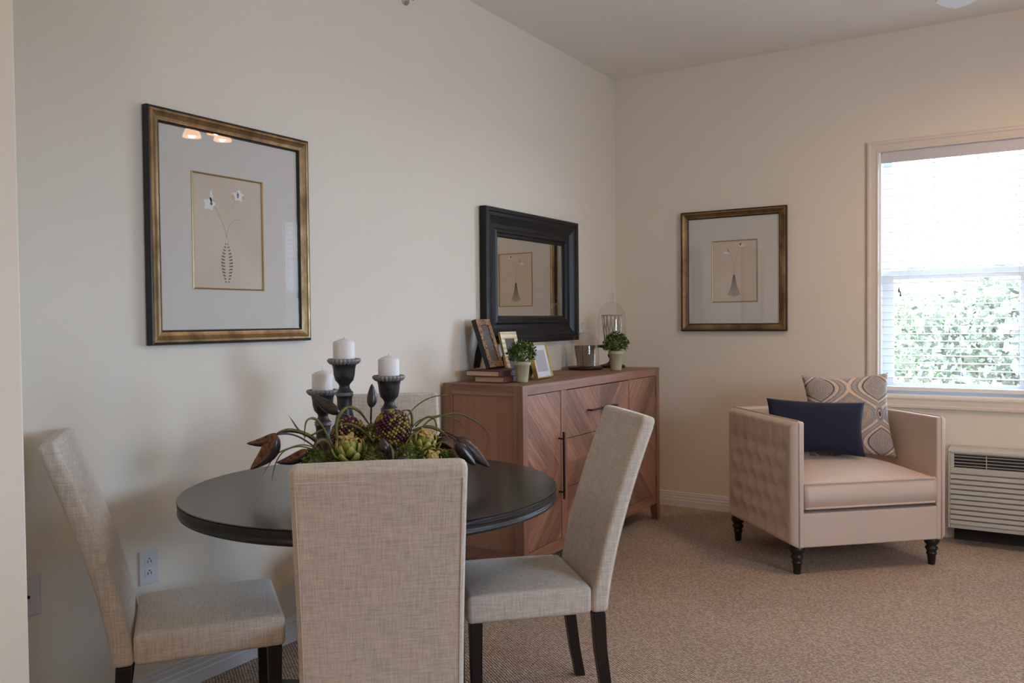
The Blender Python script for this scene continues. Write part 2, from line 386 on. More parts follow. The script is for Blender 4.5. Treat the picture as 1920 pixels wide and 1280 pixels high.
# blind
bl = thing('window_blind', 'white horizontal slat blind hanging lowered with open slats in the window', 'blind', ((WX0+WX1)/2, 0.035, WZ1-0.012))
LX = (WX1-WX0)/2-0.016
bm = bmesh.new(); zs = -0.085; sl = []
while zs > -1.372: sl.append(zs); zs -= 0.0432
for zz in sl:
    P = [(-0.024, -0.0015), (-0.012, 0.0008), (0, 0.0016), (0.012, 0.0008), (0.024, -0.0015)]
    L = []
    for x in (-LX, LX):
        L.append([bm.verts.new((x, p, zz+q+0.0014)) for p, q in P] + [bm.verts.new((x, p, zz+q-0.0014)) for p, q in P[::-1]])
    for i in range(10): bm.faces.new((L[0][i], L[0][(i+1) % 10], L[1][(i+1) % 10], L[1][i]))
    bm.faces.new(L[0]); bm.faces.new(L[1])
obj('slats', bm, m_slat, bl)
obj('valance', B((-LX-0.003, LX+0.003, -0.034, -0.026, -0.064, 0), (-LX, LX, -0.026, 0.028, -0.05, -0.002)), m_valance, bl, bevel=0.003)
obj('bottom_rail', B((-LX, LX, -0.026, 0.026, -1.418, -1.392)), m_slat, bl, bevel=0.004)
cxb = (WX0+WX1)/2
for xx in (1.885, 2.16, 2.447, 2.73, 3.0, 3.25):
    bm = bmesh.new()
    for yy in (-0.0255, 0.0255): tube(bm, [(xx-cxb, yy, -0.05), (xx-cxb, yy, -1.395)], 0.0009, 5)
    obj('ladder_cord', bm, m_cord, bl)
for xx, zz in ((1.838, 1.455), (1.846, 1.43)):
    c = obj('pull_cord', T([(xx-cxb, -0.036, -0.06), (xx-cxb, -0.036, zz-WZ1)], 0.0008, 5), m_cord, bl)
    obj('tassel', LA([(0, 0.012), (0.003, 0.011), (0.0035, 0.002), (0.006, -0.012), (0.0065, -0.020), (0, -0.022)], 12, (xx-cxb, -0.036, zz-WZ1)), m_tassel, c, smooth=True)

# ------------------------------------------------------------------ pictures and mirror
def picture(name, label, mapper, loc, rect, glass, op, style):
    r = thing(name, label, 'picture', loc)
    u0, u1, v0, v1 = rect
    gw = glass
    pf = obj('frame', FS(rect, [(0.004, 0.0), (0, 0.002), (0, 0.026), (0.003, 0.030), (0.007, 0.031)], mapper), m_fblack, r)
    obj('gilt_moulding', FS((u0+0.006, u1-0.006, v0+0.006, v1-0.006), [(0, 0.029), (0.004, 0.033), (0.011, 0.0335), (0.016, 0.030), (0.026, 0.0245), (0.035, 0.0215), (0.039, 0.0215)], mapper), m_gold, pf, smooth=False)
    obj('inner_lip', FS((u0+0.044, u1-0.044, v0+0.044, v1-0.044), [(0, 0.0225), (0.004, 0.0195), (0.007, 0.013), (0.007, 0.006)], mapper), m_fblack, pf)
    obj('backing', MB(mapper, u0+0.01, u1-0.01, v0+0.01, v1-0.01, 0.001, 0.004), m_fblack, r)
    a, b, c, d = op
    bm = bmesh.new(); framesweep(bm, (u0+0.045, u1-0.045, v0+0.045, v1-0.045), [(0, 0.0042), (0, 0.010)], mapper)
    # mat board as four strips round the opening
    for q in ((u0+0.046, a, v0+0.046, v1-0.046), (b, u1-0.046, v0+0.046, v1-0.046), (a, b, v0+0.046, c), (a, b, d, v1-0.046)): mbox(bm, mapper, *q, 0.0070, 0.0095)
    obj('mat_board', bm, m_mat, r)
    obj('fillet', FS((a-0.001, b+0.001, c-0.001, d+0.001), [(0, 0.0096), (0, 0.0115), (0.003, 0.0125), (0.006, 0.010), (0.006, 0.0066)], mapper), m_fillet, r)
    pr = obj('print', MB(mapper, a, b, c, d, 0.0045, 0.0065), m_print, r)
    style(pr, mapper, a, b, c, d)
    obj('glass_sheet', MB(mapper, u0+0.046, u1-0.046, v0+0.046, v1-0.046, 0.0135, 0.0150), m_picglass, r)
    return r
def flat(bm, mp, pts, n=0.0068):
    vs = [bm.verts.new(mp(u, v, n)) for u, v in pts]; ws = [bm.verts.new(mp(u, v, n-0.0004)) for u, v in pts]
    bm.faces.new(vs); bm.faces.new(ws[::-1])
    for i in range(len(vs)): bm.faces.new((vs[i], vs[(i+1) % len(vs)], ws[(i+1) % len(vs)], ws[i]))
def stroke(bm, mp, pts, wd, n=0.0069):
    P = bez([(p[0], p[1], 0) for p in pts], 8)
    L, R = [], []
    for i, p in enumerate(P):
        t = (P[min(i+1, len(P)-1)]-P[max(i-1, 0)]).normalized(); nn = Vector((-t.y, t.x, 0))
        L.append(bm.verts.new(mp(*(p+nn*wd).xy, n))); R.append(bm.verts.new(mp(*(p-nn*wd).xy, n)))
    for i in range(len(P)-1): bm.faces.new((L[i], L[i+1], R[i+1], R[i]))
def blob(bm, mp, cx, cy, rx, ry, n=0.0069, ph=0, k=5, amp=0.2):
    flat(bm, mp, [(cx+rx*(1+amp*sin(k*2*pi*i/24+ph))*cos(2*pi*i/24), cy+ry*(1+amp*sin(k*2*pi*i/24+ph))*sin(2*pi*i/24)) for i in range(24)], n)
def art1(pr, mp, a, b, c, d):
    W, Hh = b-a, d-c; X = lambda x: a+W*x; Z = lambda z: c+Hh*(1-z)
    bm = bmesh.new()
    stroke(bm, mp, [(X(.47), Z(.55)), (X(.44), Z(.45)), (X(.38), Z(.36)), (X(.31), Z(.28))], 0.0010)
    stroke(bm, mp, [(X(.47), Z(.55)), (X(.50), Z(.44)), (X(.58), Z(.38)), (X(.68), Z(.37))], 0.0009)
    stroke(bm, mp, [(X(.56), Z(.26)), (X(.585), Z(.22)), (X(.60), Z(.17))], 0.0009)
    obj('stems', bm, m_stem, pr)
    bm = bmesh.new(); blob(bm, mp, X(.24), Z(.26), .023, .021, ph=1); blob(bm, mp, X(.265), Z(.19), .007, .022, ph=2, amp=.1); blob(bm, mp, X(.65), Z(.155), .024, .019, ph=.4)
    obj('blossoms', bm, m_white, pr)
    bm = bmesh.new(); blob(bm, mp, X(.72), Z(.165), .007, .007, .0072); blob(bm, mp, X(.57), Z(.175), .006, .008, .0072); stroke(bm, mp, [(X(.74), Z(.925)), (X(.80), Z(.935)), (X(.86), Z(.935))], .0008)
    obj('blush_marks', bm, m_blush, pr)
    bm = bmesh.new(); blob(bm, mp, X(.265), Z(.255), .0055, .0055, .0074, amp=0); blob(bm, mp, X(.64), Z(.15), .004, .010, .0074, amp=.3)
    for i in range(13):
        z = .585+i*.028; q = (i+.5)/13; wdt = .012+.052*sin(pi*min(1, q*.95))**1.1
        cx = .47
        for s in (-1, 1):
            x0 = cx+s*wdt*1.25; x1 = cx+s*wdt*.45
            flat(bm, mp, [(X(x0), Z(z)), (X(x0), Z(z+.014)), (X(x1), Z(z+.019)), (X(x1), Z(z+.010))], .0072)
    obj('striped_vase', bm, m_ink, pr)
def art2(pr, mp, a, b, c, d):
    W, Hh = b-a, d-c; X = lambda x: a+W*x; Z = lambda z: c+Hh*(1-z)
    bm = bmesh.new()
    stroke(bm, mp, [(X(.48), Z(.56)), (X(.465), Z(.42)), (X(.45), Z(.30)), (X(.39), Z(.20))], 0.0010)
    stroke(bm, mp, [(X(.49), Z(.56)), (X(.50), Z(.40)), (X(.53), Z(.27)), (X(.58), Z(.16)), (X(.60), Z(.10))], 0.0009)
    obj('stems', bm, m_stem, pr)
    bm = bmesh.new(); blob(bm, mp, X(.31), Z(.20), .022, .006, amp=.1); blob(bm, mp, X(.66), Z(.09), .024, .008, amp=.1)
    obj('blossoms', bm, m_white, pr)
    bm = bmesh.new(); stroke(bm, mp, [(X(.34), Z(.13)), (X(.36), Z(.16)), (X(.375), Z(.19))], .0022, .0072); blob(bm, mp, X(.625), Z(.07), .006, .009, .0074, amp=.3)
    n = 9
    for i in range(n):
        s = (i-(n-1)/2)/((n-1)/2); zt = .56; zb = .91-.03*abs(s)**1.5
        x0, x1 = .485+s*.018, .485+s*.13; wt, wb = .0007/W, .0020/W
        flat(bm, mp, [(X(x0-wt), Z(zt)), (X(x0+wt), Z(zt)), (X((x0+x1)/2+s*-.015+wb*.6), Z(.75)), (X(x1+wb), Z(zb)), (X(x1-wb), Z(zb)), (X((x0+x1)/2+s*-.015-wb*.6), Z(.75))], .0072)
    obj('striped_vase', bm, m_ink, pr)
    bm = bmesh.new(); stroke(bm, mp, [(X(.70), Z(.905)), (X(.78), Z(.91)), (X(.86), Z(.91))], .0008); obj('pencil_mark', bm, m_blush, pr)
LWm = lambda u, v, n: (n, u, v)
picture('framed_picture', 'large gold framed vase drawing on the left wall above the table', LWm, (0.0005, -3.334, 1.61), (-0.369, 0.359, -0.403, 0.403), None, (-0.187, 0.133, -0.207, 0.208), art1)
picture('framed_picture', 'gold framed flared vase drawing on the far wall beside the window', lambda u, v, n: (u, -n, v), (0.846, -0.0005, 1.592), (-0.352, 0.347, -0.397, 0.397), None, (-0.142, 0.160, -0.207, 0.196), art2)

mir = thing('wall_mirror', 'rectangular mirror in a wide stepped black frame above the sideboard', 'mirror', (0.0005, -1.186, 1.522))
obj('frame', FS((-0.528, 0.528, -0.371, 0.371), [(0.01, 0), (0.0, 0.008), (0, 0.046), (0.006, 0.051), (0.022, 0.051), (0.026, 0.046), (0.044, 0.044), (0.052, 0.038), (0.085, 0.026), (0.105, 0.024), (0.115, 0.030), (0.128, 0.031), (0.134, 0.024), (0.146, 0.022), (0.150, 0.012), (0.158, 0.010)], LWm), m_mframe, mir)
obj('backing', MB(LWm, -0.51, 0.51, -0.36, 0.36, 0.001, 0.004), m_mframe, mir)
obj('mirror_glass', MB(LWm, -0.378, 0.378, -0.222, 0.222, 0.006, 0.011), m_mirror, mir)

# outlets, sprinkler
ol = thing('wall_outlet', 'white duplex socket plate on the wall behind the left chair', 'outlet', (0.0, -3.714, 0.462))
obj('cover_plate', MB(LWm, -0.036, 0.036, -0.058, 0.058, 0, 0.006), m_plate, ol, bevel=0.003)
for zc in (0.020, -0.020):
    rc = obj('receptacle', MB(LWm, -0.017, 0.017, zc-0.014, zc+0.014, 0.005, 0.0075), m_plate, ol, bevel=0.003)
    bm = bmesh.new(); mbox(bm, LWm, -0.0075, -0.005, zc-0.006, zc+0.003, 0.007, 0.0079); mbox(bm, LWm, 0.005, 0.0075, zc-0.006, zc+0.003, 0.007, 0.0079); mbox(bm, LWm, -0.002, 0.002, zc+0.006, zc+0.0105, 0.007, 0.0079)
    obj('slots', bm, m_slot, rc)
ol2 = thing('cable_outlet', 'plain cable socket plate low on the wall by the left wall end', 'outlet', (0.0, -4.113, 0.475))
obj('cover_plate', MB(LWm, -0.036, 0.036, -0.060, 0.060, 0, 0.006), m_plate, ol2, bevel=0.003)
obj('jack', LA([(0.0, 0), (0.005, 0), (0.005, 0.012), (0.0, 0.012)], 12), m_slot, ol2).matrix_local = Matrix.Translation((0.005, -0.006, 0.0)) @ Matrix.Rotation(pi/2, 4, 'Y')
spk = thing('fire_sprinkler', 'small silver sprinkler head high on the left wall', 'sprinkler', (0.0, -2.31, 2.797))
m_chrome = mat('chrome', (0.6, 0.6, 0.62), 0.25, 1.0)
for nm, bmx in (('escutcheon', LA([(0, 0), (0.028, 0), (0.026, 0.006), (0.012, 0.009), (0.012, 0.016), (0, 0.016)], 24)), ('head', LA([(0.006, 0.012), (0.007, 0.04), (0.014, 0.045), (0.014, 0.047), (0, 0.048)], 16))):
    obj(nm, bmx, m_chrome, spk, smooth=True).matrix_local = Matrix.Rotation(pi/2, 4, 'Y')
# ------------------------------------------------------------------ sideboard
SB = (0.021, -1.239)
sb = thing('sideboard', 'reclaimed wood sideboard with chevron doors and drawers under the black mirror', 'sideboard', (SB[0], SB[1], 0))
SD, SH, HW = 0.467, 0.9705, 0.8375
m_chev = chevron(-0.01, 0.545)
def leg_bm(x0, x1, y0, y1, sx, sy):
    bm = bmesh.new(); box(bm, x0, x1, y0, y1, 0.11, SH)
    tx, ty = 0.012*sx, 0.012*sy
    a = [(x0+(tx if sx > 0 else 0), y0+(ty if sy > 0 else 0)), (x1+(tx if sx < 0 else 0), y0+(ty if sy > 0 else 0)), (x1+(tx if sx < 0 else 0), y1+(ty if sy < 0 else 0)), (x0+(tx if sx > 0 else 0), y1+(ty if sy < 0 else 0))]
    lo = [bm.verts.new((p[0], p[1], 0)) for p in a]; hi = [bm.verts.new(p) for p in ((x0,y0,0.11),(x1,y0,0.11),(x1,y1,0.11),(x0,y1,0.11))]
    bm.faces.new(lo[::-1])
    for i in range(4): bm.faces.new((lo[i], lo[(i+1) % 4], hi[(i+1) % 4], hi[i]))
    return bm
for x0, x1, sx in ((SD-0.052, SD, 1), (0, 0.052, -1)):
    for y0, y1, sy in ((-HW, -HW+0.044, -1), (HW-0.05, HW, 1)):
        l = obj('leg_post', leg_bm(x0, x1, y0, y1, sx, sy), m_wz, sb, bevel=0.002)
obj('top', B((0.003, SD-0.028, -HW+0.021, HW-0.021, 0.950, 0.9700)), m_wy, sb, bevel=0.002)
obj('front_rail', B((SD-0.03, SD-0.0015, -HW+0.044, HW-0.05, 0.922, 0.9695)), m_wy, sb, bevel=0.002)
obj('bottom_rail', B((SD-0.035, SD-0.004, -HW+0.044, HW-0.05, 0.108, 0.166)), m_wy, sb, bevel=0.002)
obj('back_panel', B((0.006, 0.016, -HW+0.01, HW-0.01, 0.11, 0.955)), m_wpanel, sb)
obj('case', B((0.02, SD-0.036, -HW+0.03, HW-0.03, 0.125, 0.948)), mat('case_inside', (0.03, 0.014, 0.008), 0.8), sb)
for s in (-1, 1):
    ya, yb = sorted((s*HW, s*(HW-0.022)))
    for z0, z1 in ((0.918, 0.9695), (0.11, 0.166)): obj('side_rail', B((0.052, SD-0.052, ya+(0.002 if s < 0 else 0), yb-(0.002 if s > 0 else 0), z0, z1)), m_wx, sb, bevel=0.0015)
    ya, yb = sorted((s*(HW-0.012), s*(HW-0.028)))
    obj('side_panel', B((0.050, SD-0.050, ya, yb, 0.16, 0.92)), m_wpanel, sb)
for yy, zz in ((-HW+0.021, 0.937), (HW-0.024, 0.937)):
    obj('tenon_plug', B((SD-0.003, SD+0.001, yy-0.009, yy+0.009, zz-0.011, zz+0.011)), m_wx, sb, bevel=0.001)
def bar_handle(parent, y0, y1, z0, z1, name='handle'):
    bm = bmesh.new(); X = SD+0.026
    vert = (z1-z0) > (y1-y0)
    if vert:
        box(bm, X-0.005, X+0.005, y0-0.005, y0+0.005, z0, z1)
        for z in (z0+0.035, z1-0.035): box(bm, SD-0.008, X-0.004, y0-0.004, y0+0.004, z-0.004, z+0.004)
    else:
        box(bm, X-0.005, X+0.005, y0, y1, z0-0.005, z0+0.005)
        for y in (y0+0.012, y1-0.012): box(bm, SD-0.008, X-0.004, y-0.004, y+0.004, z0-0.004, z0+0.004)
    obj(name, bm, m_black, parent, bevel=0.001)
FX0, FX1 = SD-0.024, SD-0.004
d1 = obj('door', B((FX0, FX1, -0.792, -0.464, 0.169, 0.919)), m_chev, sb, bevel=0.0015)
bar_handle(d1, -0.487, -0.487, 0.375, 0.715)
d2 = obj('door', B((FX0, FX1, 0.388, 0.782, 0.169, 0.919)), m_chev, sb, bevel=0.0015)
bar_handle(d2, 0.415, 0.415, 0.375, 0.715)
for zz in (0.25, 0.83): obj('hinge', B((FX1-0.004, FX1+0.002, 0.782, 0.787, zz-0.035, zz+0.035)), m_black, d2)
for y0, y1 in ((-0.461, -0.400), (0.374, 0.385)): obj('divider', B((SD-0.03, SD-0.002, y0, y1, 0.166, 0.922)), m_wz, sb, bevel=0.0015)
for k in range(3):
    z0 = 0.169+k*0.2505
    dr = obj('drawer', B((FX0, FX1, -0.397, 0.371, z0, z0+0.2475)), m_chev, sb, bevel=0.0015)
    bar_handle(dr, -0.175, 0.155, z0+0.124, z0+0.124)

# ------------------------------------------------------------------ things on the sideboard
ZT = 0.9715
m_page = mat('book_pages', (0.62, 0.43, 0.27), 0.9)
t = NT(m_page); t.bump(t.noise(1, t.map((4, 4, 900)), 2), 0.4, 0.001)
m_cov1 = mat('book_cover_maroon', (0.07, 0.018, 0.018), 0.55); m_cov2 = mat('book_cover_brown', (0.13, 0.045, 0.025), 0.6)
def book(label, loc, rz, wx, ly, h, cov):
    r = thing('book', label, 'book', loc, rz, 'old books under the dark photo frame')
    # wx = page width (x), ly = length (y); spine on +x side
    obj('cover', B((0, wx, 0, ly, 0, 0.003), (0, wx, 0, ly, h-0.003, h), (wx-0.004, wx+0.001, 0, ly, 0.001, h-0.001)), cov, r, bevel=0.001)
    obj('page_block', B((0.004, wx-0.004, 0.004, ly-0.004, 0.003, h-0.003)), m_page, r)
book('brown book lying flat, bottom of the pair on the sideboard', (0.132, -1.962, ZT), radians(1), 0.178, 0.26, 0.030, m_cov2)
book('maroon book lying flat, top of the pair under the dark frame', (0.088, -1.975, ZT+0.0305), radians(-2), 0.208, 0.262, 0.028, m_cov1)

def relief(name, c1, c2, sc, metal=0.9, rough=0.3):
    m = mat(name, c1, rough, metal); t = NT(m); g = t.noise(sc, detail=3, dist=2.5)
    t.col(t.ramp(g, [(0.4, c1), (0.6, c2)])); t.bump(g, 1.0, 0.006); return m
m_copper = relief('embossed_copper', (0.10, 0.05, 0.03), (0.62, 0.36, 0.20), 55)
m_photo = mat('photo_grey', (0.10, 0.095, 0.11), 0.4)
def perf():
    m = mat('woven_gold', (0.70, 0.52, 0.25), 0.4, 0.5); t = NT(m)
    vo = t.n('ShaderNodeTexVoronoi', feature='F1'); t.lk(t.map((170, 170, 170)), vo.inputs['Vector']); vo.inputs['Scale'].default_value = 1; vo.inputs['Randomness'].default_value = 0.1
    t.col(t.ramp(vo.outputs['Distance'], [(0.25, (0.22, 0.13, 0.06)), (0.45, (0.85, 0.70, 0.45))])); t.bump(vo.outputs['Distance'], 0.8, 0.002); return m
m_perf = perf()
m_goldedge = mat('brass_edge', (0.62, 0.45, 0.12), 0.3, 0.8)
m_whitef = mat('white_frame', (0.76, 0.75, 0.79), 0.5); m_greyph = mat('grey_print', (0.42, 0.41, 0.43), 0.5)
def photo_frame(label, loc, rz, W, Hh, thick, border, lean, mats, bevel=0.0015, leg=True, innerm=None):
    """front faces local +x, width along y, leaning back by `lean` radians about the bottom edge"""
    r = thing('photo_frame', label, 'photo frame', loc, rz)
    R = Matrix.Translation((0, 0, thick*sin(lean)+0.0005)) @ Matrix.Rotation(-lean, 4, 'Y')
    side_m, face_m, pic_m = mats
    bm = bmesh.new(); framesweep(bm, (0, W, 0, Hh), [(0.003, 0), (0, 0), (0, thick)], lambda u, v, n: (n-thick, u, v))
    box(bm, -thick+0.001, -thick+0.003, 0.002, W-0.002, 0.002, Hh-0.002)
    bm.transform(R); body = obj('frame', bm, side_m, r)
    bm = bmesh.new(); framesweep(bm, (0.0005, W-0.0005, 0.0005, Hh-0.0005), [(0, -0.001), (0, 0.0012), (border, 0.0012), (border, -0.006)], lambda u, v, n: (n, u, v))
    bm.transform(R); obj('border', bm, face_m, body)
    bm = bmesh.new(); box(bm, -0.009, -0.006, border*0.9, W-border*0.9, border*0.9, Hh-border*0.9); bm.transform(R); pc = obj('picture', bm, pic_m, r)
    if innerm:
        bb = border+innerm[1]; bm = bmesh.new(); box(bm, -0.0062, -0.0052, bb, W-bb, bb, Hh-bb); bm.transform(R); obj('print', bm, innerm[0], pc)
    bm = bmesh.new(); box(bm, -0.0022, -0.0012, border, W-border, border, Hh-border); bm.transform(R); obj('glass', bm, m_picglass, r)
    # easel leg
    a = R @ Vector((-thick-0.001, 0, Hh*0.72)); bz = Vector((-thick-0.075-Hh*0.25*sin(lean), 0, 0.001))
    bm = bmesh.new(); vs = []
    for p, hw_ in ((a, W*0.12), (a*0.45+bz*0.55, W*0.26), (bz, W*0.22)):
        vs.append([bm.verts.new((p.x, W/2-hw_, p.z)), bm.verts.new((p.x, W/2+hw_, p.z)), bm.verts.new((p.x-0.003, W/2+hw_, p.z)), bm.verts.new((p.x-0.003, W/2-hw_, p.z))])
    for p, q in zip(vs, vs[1:]):
        for k in range(4): bm.faces.new((p[k], p[(k+1) % 4], q[(k+1) % 4], q[k]))
    bm.faces.new(vs[0]); bm.faces.new(vs[-1]); obj('easel_leg', bm, m_fblack, r)
    return r
photo_frame('dark photo frame with an embossed copper border, standing on two books', (0.167, -1.868, ZT+0.0595), radians(4), 0.145, 0.262, 0.026, 0.033, radians(19), (m_fblack, m_copper, m_photo))
photo_frame('small photo frame with a woven gold border behind the left potted plant', (0.150, -1.66, ZT), radians(4), 0.185, 0.250, 0.012, 0.038, radians(13), (m_goldedge, m_perf, m_photo))
photo_frame('white photo frame with a thin brass edge beside the left potted plant', (0.352, -1.700, ZT), radians(6), 0.20, 0.182, 0.022, 0.006, radians(14), (m_goldedge, m_goldedge, m_whitef), innerm=(m_greyph, 0.028))

m_pot = mat('pale_green_pot', (0.50, 0.475, 0.31), 0.55); m_soil = mat('soil', (0.03, 0.02, 0.012), 0.95)
def leafmat(name, a, b):
    m = mat(name, a, 0.5); t = NT(m); t.col(t.ramp(t.noise(30, detail=1), [(0.35, a), (0.65, b)])); return m
m_leaf = leafmat('small_leaves', (0.025, 0.065, 0.010), (0.15, 0.23, 0.03))
def leafball(bm, c, R, n, size, rnd, squash=0.8):
    for _ in range(n):
        v = Vector((rnd.gauss(0, 1), rnd.gauss(0, 1), rnd.gauss(0, 1))).normalized(); rr = R*(0.55+0.5*rnd.random()**0.7)
        if v.z < -0.55: v.z *= -0.6
        p = Vector(c)+Vector((v.x*rr, v.y*rr, v.z*rr*squash))
        t = (v+Vector((rnd.gauss(0, .5), rnd.gauss(0, .5), rnd.gauss(0, .5)))).normalized(); s = t.cross(Vector((rnd.random(), rnd.random(), rnd.random()+.1))).normalized()
        L = size*(0.7+0.6*rnd.random()); W = L*0.42; nn = t.cross(s)*L*0.12
        a = [bm.verts.new(q) for q in (p, p+t*L*.5+s*W, p+t*L+nn, p+t*L*.5-s*W)]; m_ = bm.verts.new(p+t*L*.5-nn)
        for i in range(4): bm.faces.new((a[i], a[(i+1) % 4], m_))
def potted(label, loc, R, seed, hgt=0.104, rt_=0.043):
    rnd = random.Random(seed); r = thing('potted_plant', label, 'plant', loc)
    k = hgt/0.104
    obj('pot', LA([(0, 0), (0.027*k, 0), (0.029*k, 0.004), (rt_*0.9, hgt*0.80), (rt_, hgt*0.81), (rt_*1.02, hgt*0.985), (rt_*0.99, hgt), (rt_*0.88, hgt), (rt_*0.82, hgt*0.85), (0, hgt*0.85)], 36), m_pot, r, smooth=True)
    bm = bmesh.new(); cz = hgt+R*0.55
    for _ in range(46):
        a = rnd.random()*2*pi; e = rnd.random()*0.45*pi*0.9; q = Vector((cos(a)*sin(e*1.6), sin(a)*sin(e*1.6), cos(e*1.3)))*R*(.9+.2*rnd.random())
        tube(bm, bez([(0, 0, hgt*0.84), (q.x*.3, q.y*.3, hgt+R*.15), (q.x, q.y, cz+q.z*.6)], 4), 0.0009, 4)
    obj('stems', bm, m_leaf, r)
    bm = bmesh.new(); leafball(bm, (0, 0, cz), R*0.92, 1000, 0.0135, rnd, 0.98)
    obj('foliage', bm, m_leaf, r)
    return r
potted('small bushy green plant in a pale pot, in front of the photo frames', (0.358, -1.868, ZT), 0.070, 3)
potted('small bushy green plant in a pale pot, in front of the tall glass dome', (0.372, -0.80, ZT), 0.076, 5, 0.118, 0.046)

m_lattice = mat('champagne_weave', (0.50, 0.33, 0.22), 0.4, 0.55); m_nest = mat('brown_nest', (0.06, 0.035, 0.022), 0.9)
def dome(bm, r, h0, h1, c=(0, 0)):
    P = [(r, h0), (r*1.0, h0+(h1-h0)*0.55)]
    for i in range(1, 13):
        a = i/12*pi/2*0.93; P.append((r*cos(a), h0+(h1-h0)*0.55+(h1-h0)*0.42*sin(a)))
    return P
c1 = thing('glass_cloche', 'short glass dome with a round loop handle over a woven tumbler, on a black disc', 'glass dome', (0.150, -0.775, ZT))
obj('base', LA([(0, 0), (0.104, 0), (0.107, 0.004), (0.107, 0.014), (0.103, 0.018), (0, 0.018)], 48), m_black, c1, smooth=False, bevel=0.001)
P = dome(None, 0.086, 0.0185, 0.238); P += [(0.014, 0.240), (0.013, 0.247)]
gd = obj('dome', LA(P, 56), m_domeglass, c1, smooth=True)
bm = bmesh.new(); lathe(bm, [(0.013, 0.247), (0.021, 0.254), (0.0245, 0.268), (0.021, 0.283), (0.012, 0.291), (0, 0.2925)], 32)
obj('knob', bm, m_domeglass, gd, smooth=True)
def weave_cup(parent, rb, rt2, h, z0, name, nrows, ncols):
    bm = bmesh.new()
    for i in range(nrows+1):
        f = i/nrows; rr = rb+(rt2-rb)*f
        tube(bm, [(rr*(1+0.05*cos(ncols*a/2))*cos(a), rr*(1+0.05*cos(ncols*a/2))*sin(a), z0+h*f) for a in [2*pi*k/(ncols*2) for k in range(ncols*2)]], 0.0021, 4, closed=True)
    for k in range(ncols):
        a = 2*pi*k/ncols; tube(bm, [(rb*cos(a), rb*sin(a), z0), (rt2*cos(a), rt2*sin(a), z0+h)], 0.0014, 4)
    return obj(name, bm, m_lattice, parent)
wt = thing('woven_tumbler', 'brown woven tumbler standing inside the short glass dome', 'tumbler', (0.150, -0.775, ZT+0.0195))
obj('weave', LA([(0, 0), (0.045, 0), (0.062, 0.125), (0.056, 0.125), (0.041, 0.006), (0, 0.006)], 40), (lambda: relief('tumbler_glass', (0.05, 0.032, 0.026), (0.16, 0.11, 0.085), 60, 0.2, 0.4))(), wt, smooth=True)
weave_cup(wt, 0.0475, 0.0645, 0.124, 0.002, 'lattice', 16, 30)
c2 = thing('pedestal_cloche', 'tall glass dome raised on a black turned pedestal behind the right potted plant', 'glass dome', (0.205, -0.500, ZT))
obj('pedestal', LA([(0, 0), (0.082, 0), (0.084, 0.010), (0.072, 0.016), (0.040, 0.024), (0.022, 0.036), (0.018, 0.052), (0.026, 0.066), (0.030, 0.078), (0.020, 0.094), (0.018, 0.108), (0.034, 0.122), (0.095, 0.128), (0.098, 0.134), (0.098, 0.143), (0, 0.143)], 48), m_black, c2, smooth=True)
P = dome(None, 0.090, 0.1435, 0.432); P += [(0.012, 0.434), (0.010, 0.442)]
gd = obj('dome', LA(P, 56), m_domeglass, c2, smooth=True)
obj('knob', LA([(0.010, 0.442), (0.016, 0.446), (0.020, 0.452), (0.016, 0.458), (0.009, 0.461), (0.013, 0.468), (0.014, 0.475), (0.008, 0.482), (0, 0.484)], 32), m_domeglass, gd, smooth=True)
gc = thing('woven_lantern', 'open gold woven cup standing inside the tall glass dome', 'lantern', (0.205, -0.500, ZT+0.144))
bm = bmesh.new(); rnd = random.Random(2)
for k in range(15):
    a = 2*pi*k/15; b_ = a+0.45
    for sgn in (1, -1): tube(bm, [(0.048*cos(a), 0.048*sin(a), 0.003), ((0.056)*cos(a+sgn*.25), (0.056)*sin(a+sgn*.25), 0.09), (0.066*cos(a+sgn*.5), 0.066*sin(a+sgn*.5), 0.19)], 0.0015, 5)
obj('lattice', bm, m_lattice, gc)
for zz, rr in ((0.003, 0.049), (0.19, 0.067)): obj('rim', T([(rr*cos(2*pi*k/36), rr*sin(2*pi*k/36), zz) for k in range(36)], 0.003, 6, closed=True), m_lattice, gc)
obj('candle_glass', LA([(0, 0.001), (0.040, 0.001), (0.040, 0.165), (0.037, 0.165), (0.037, 0.006), (0, 0.006)], 32), m_domeglass, gc, smooth=True)
bm = bmesh.new(); rnd = random.Random(4)
for _ in range(90):
    a = rnd.random()*2*pi; e = rnd.random()*pi; rr = 0.026+0.004*rnd.random(); z = 0.032+0.026*cos(e)
    a2 = a+1.6; tube(bm, [(rr*sin(e)*cos(a), rr*sin(e)*sin(a), z), (rr*1.1*cos(a+.8), rr*1.1*sin(a+.8), 0.034), (rr*cos(a2), rr*sin(a2), 0.032+.02*rnd.random())], 0.0013, 4)
tag(obj('twig_ball', bm, m_nest), 'dark twig ball lying inside the gold woven cup', 'decoration').location = (0.205, -0.500, ZT+0.150)

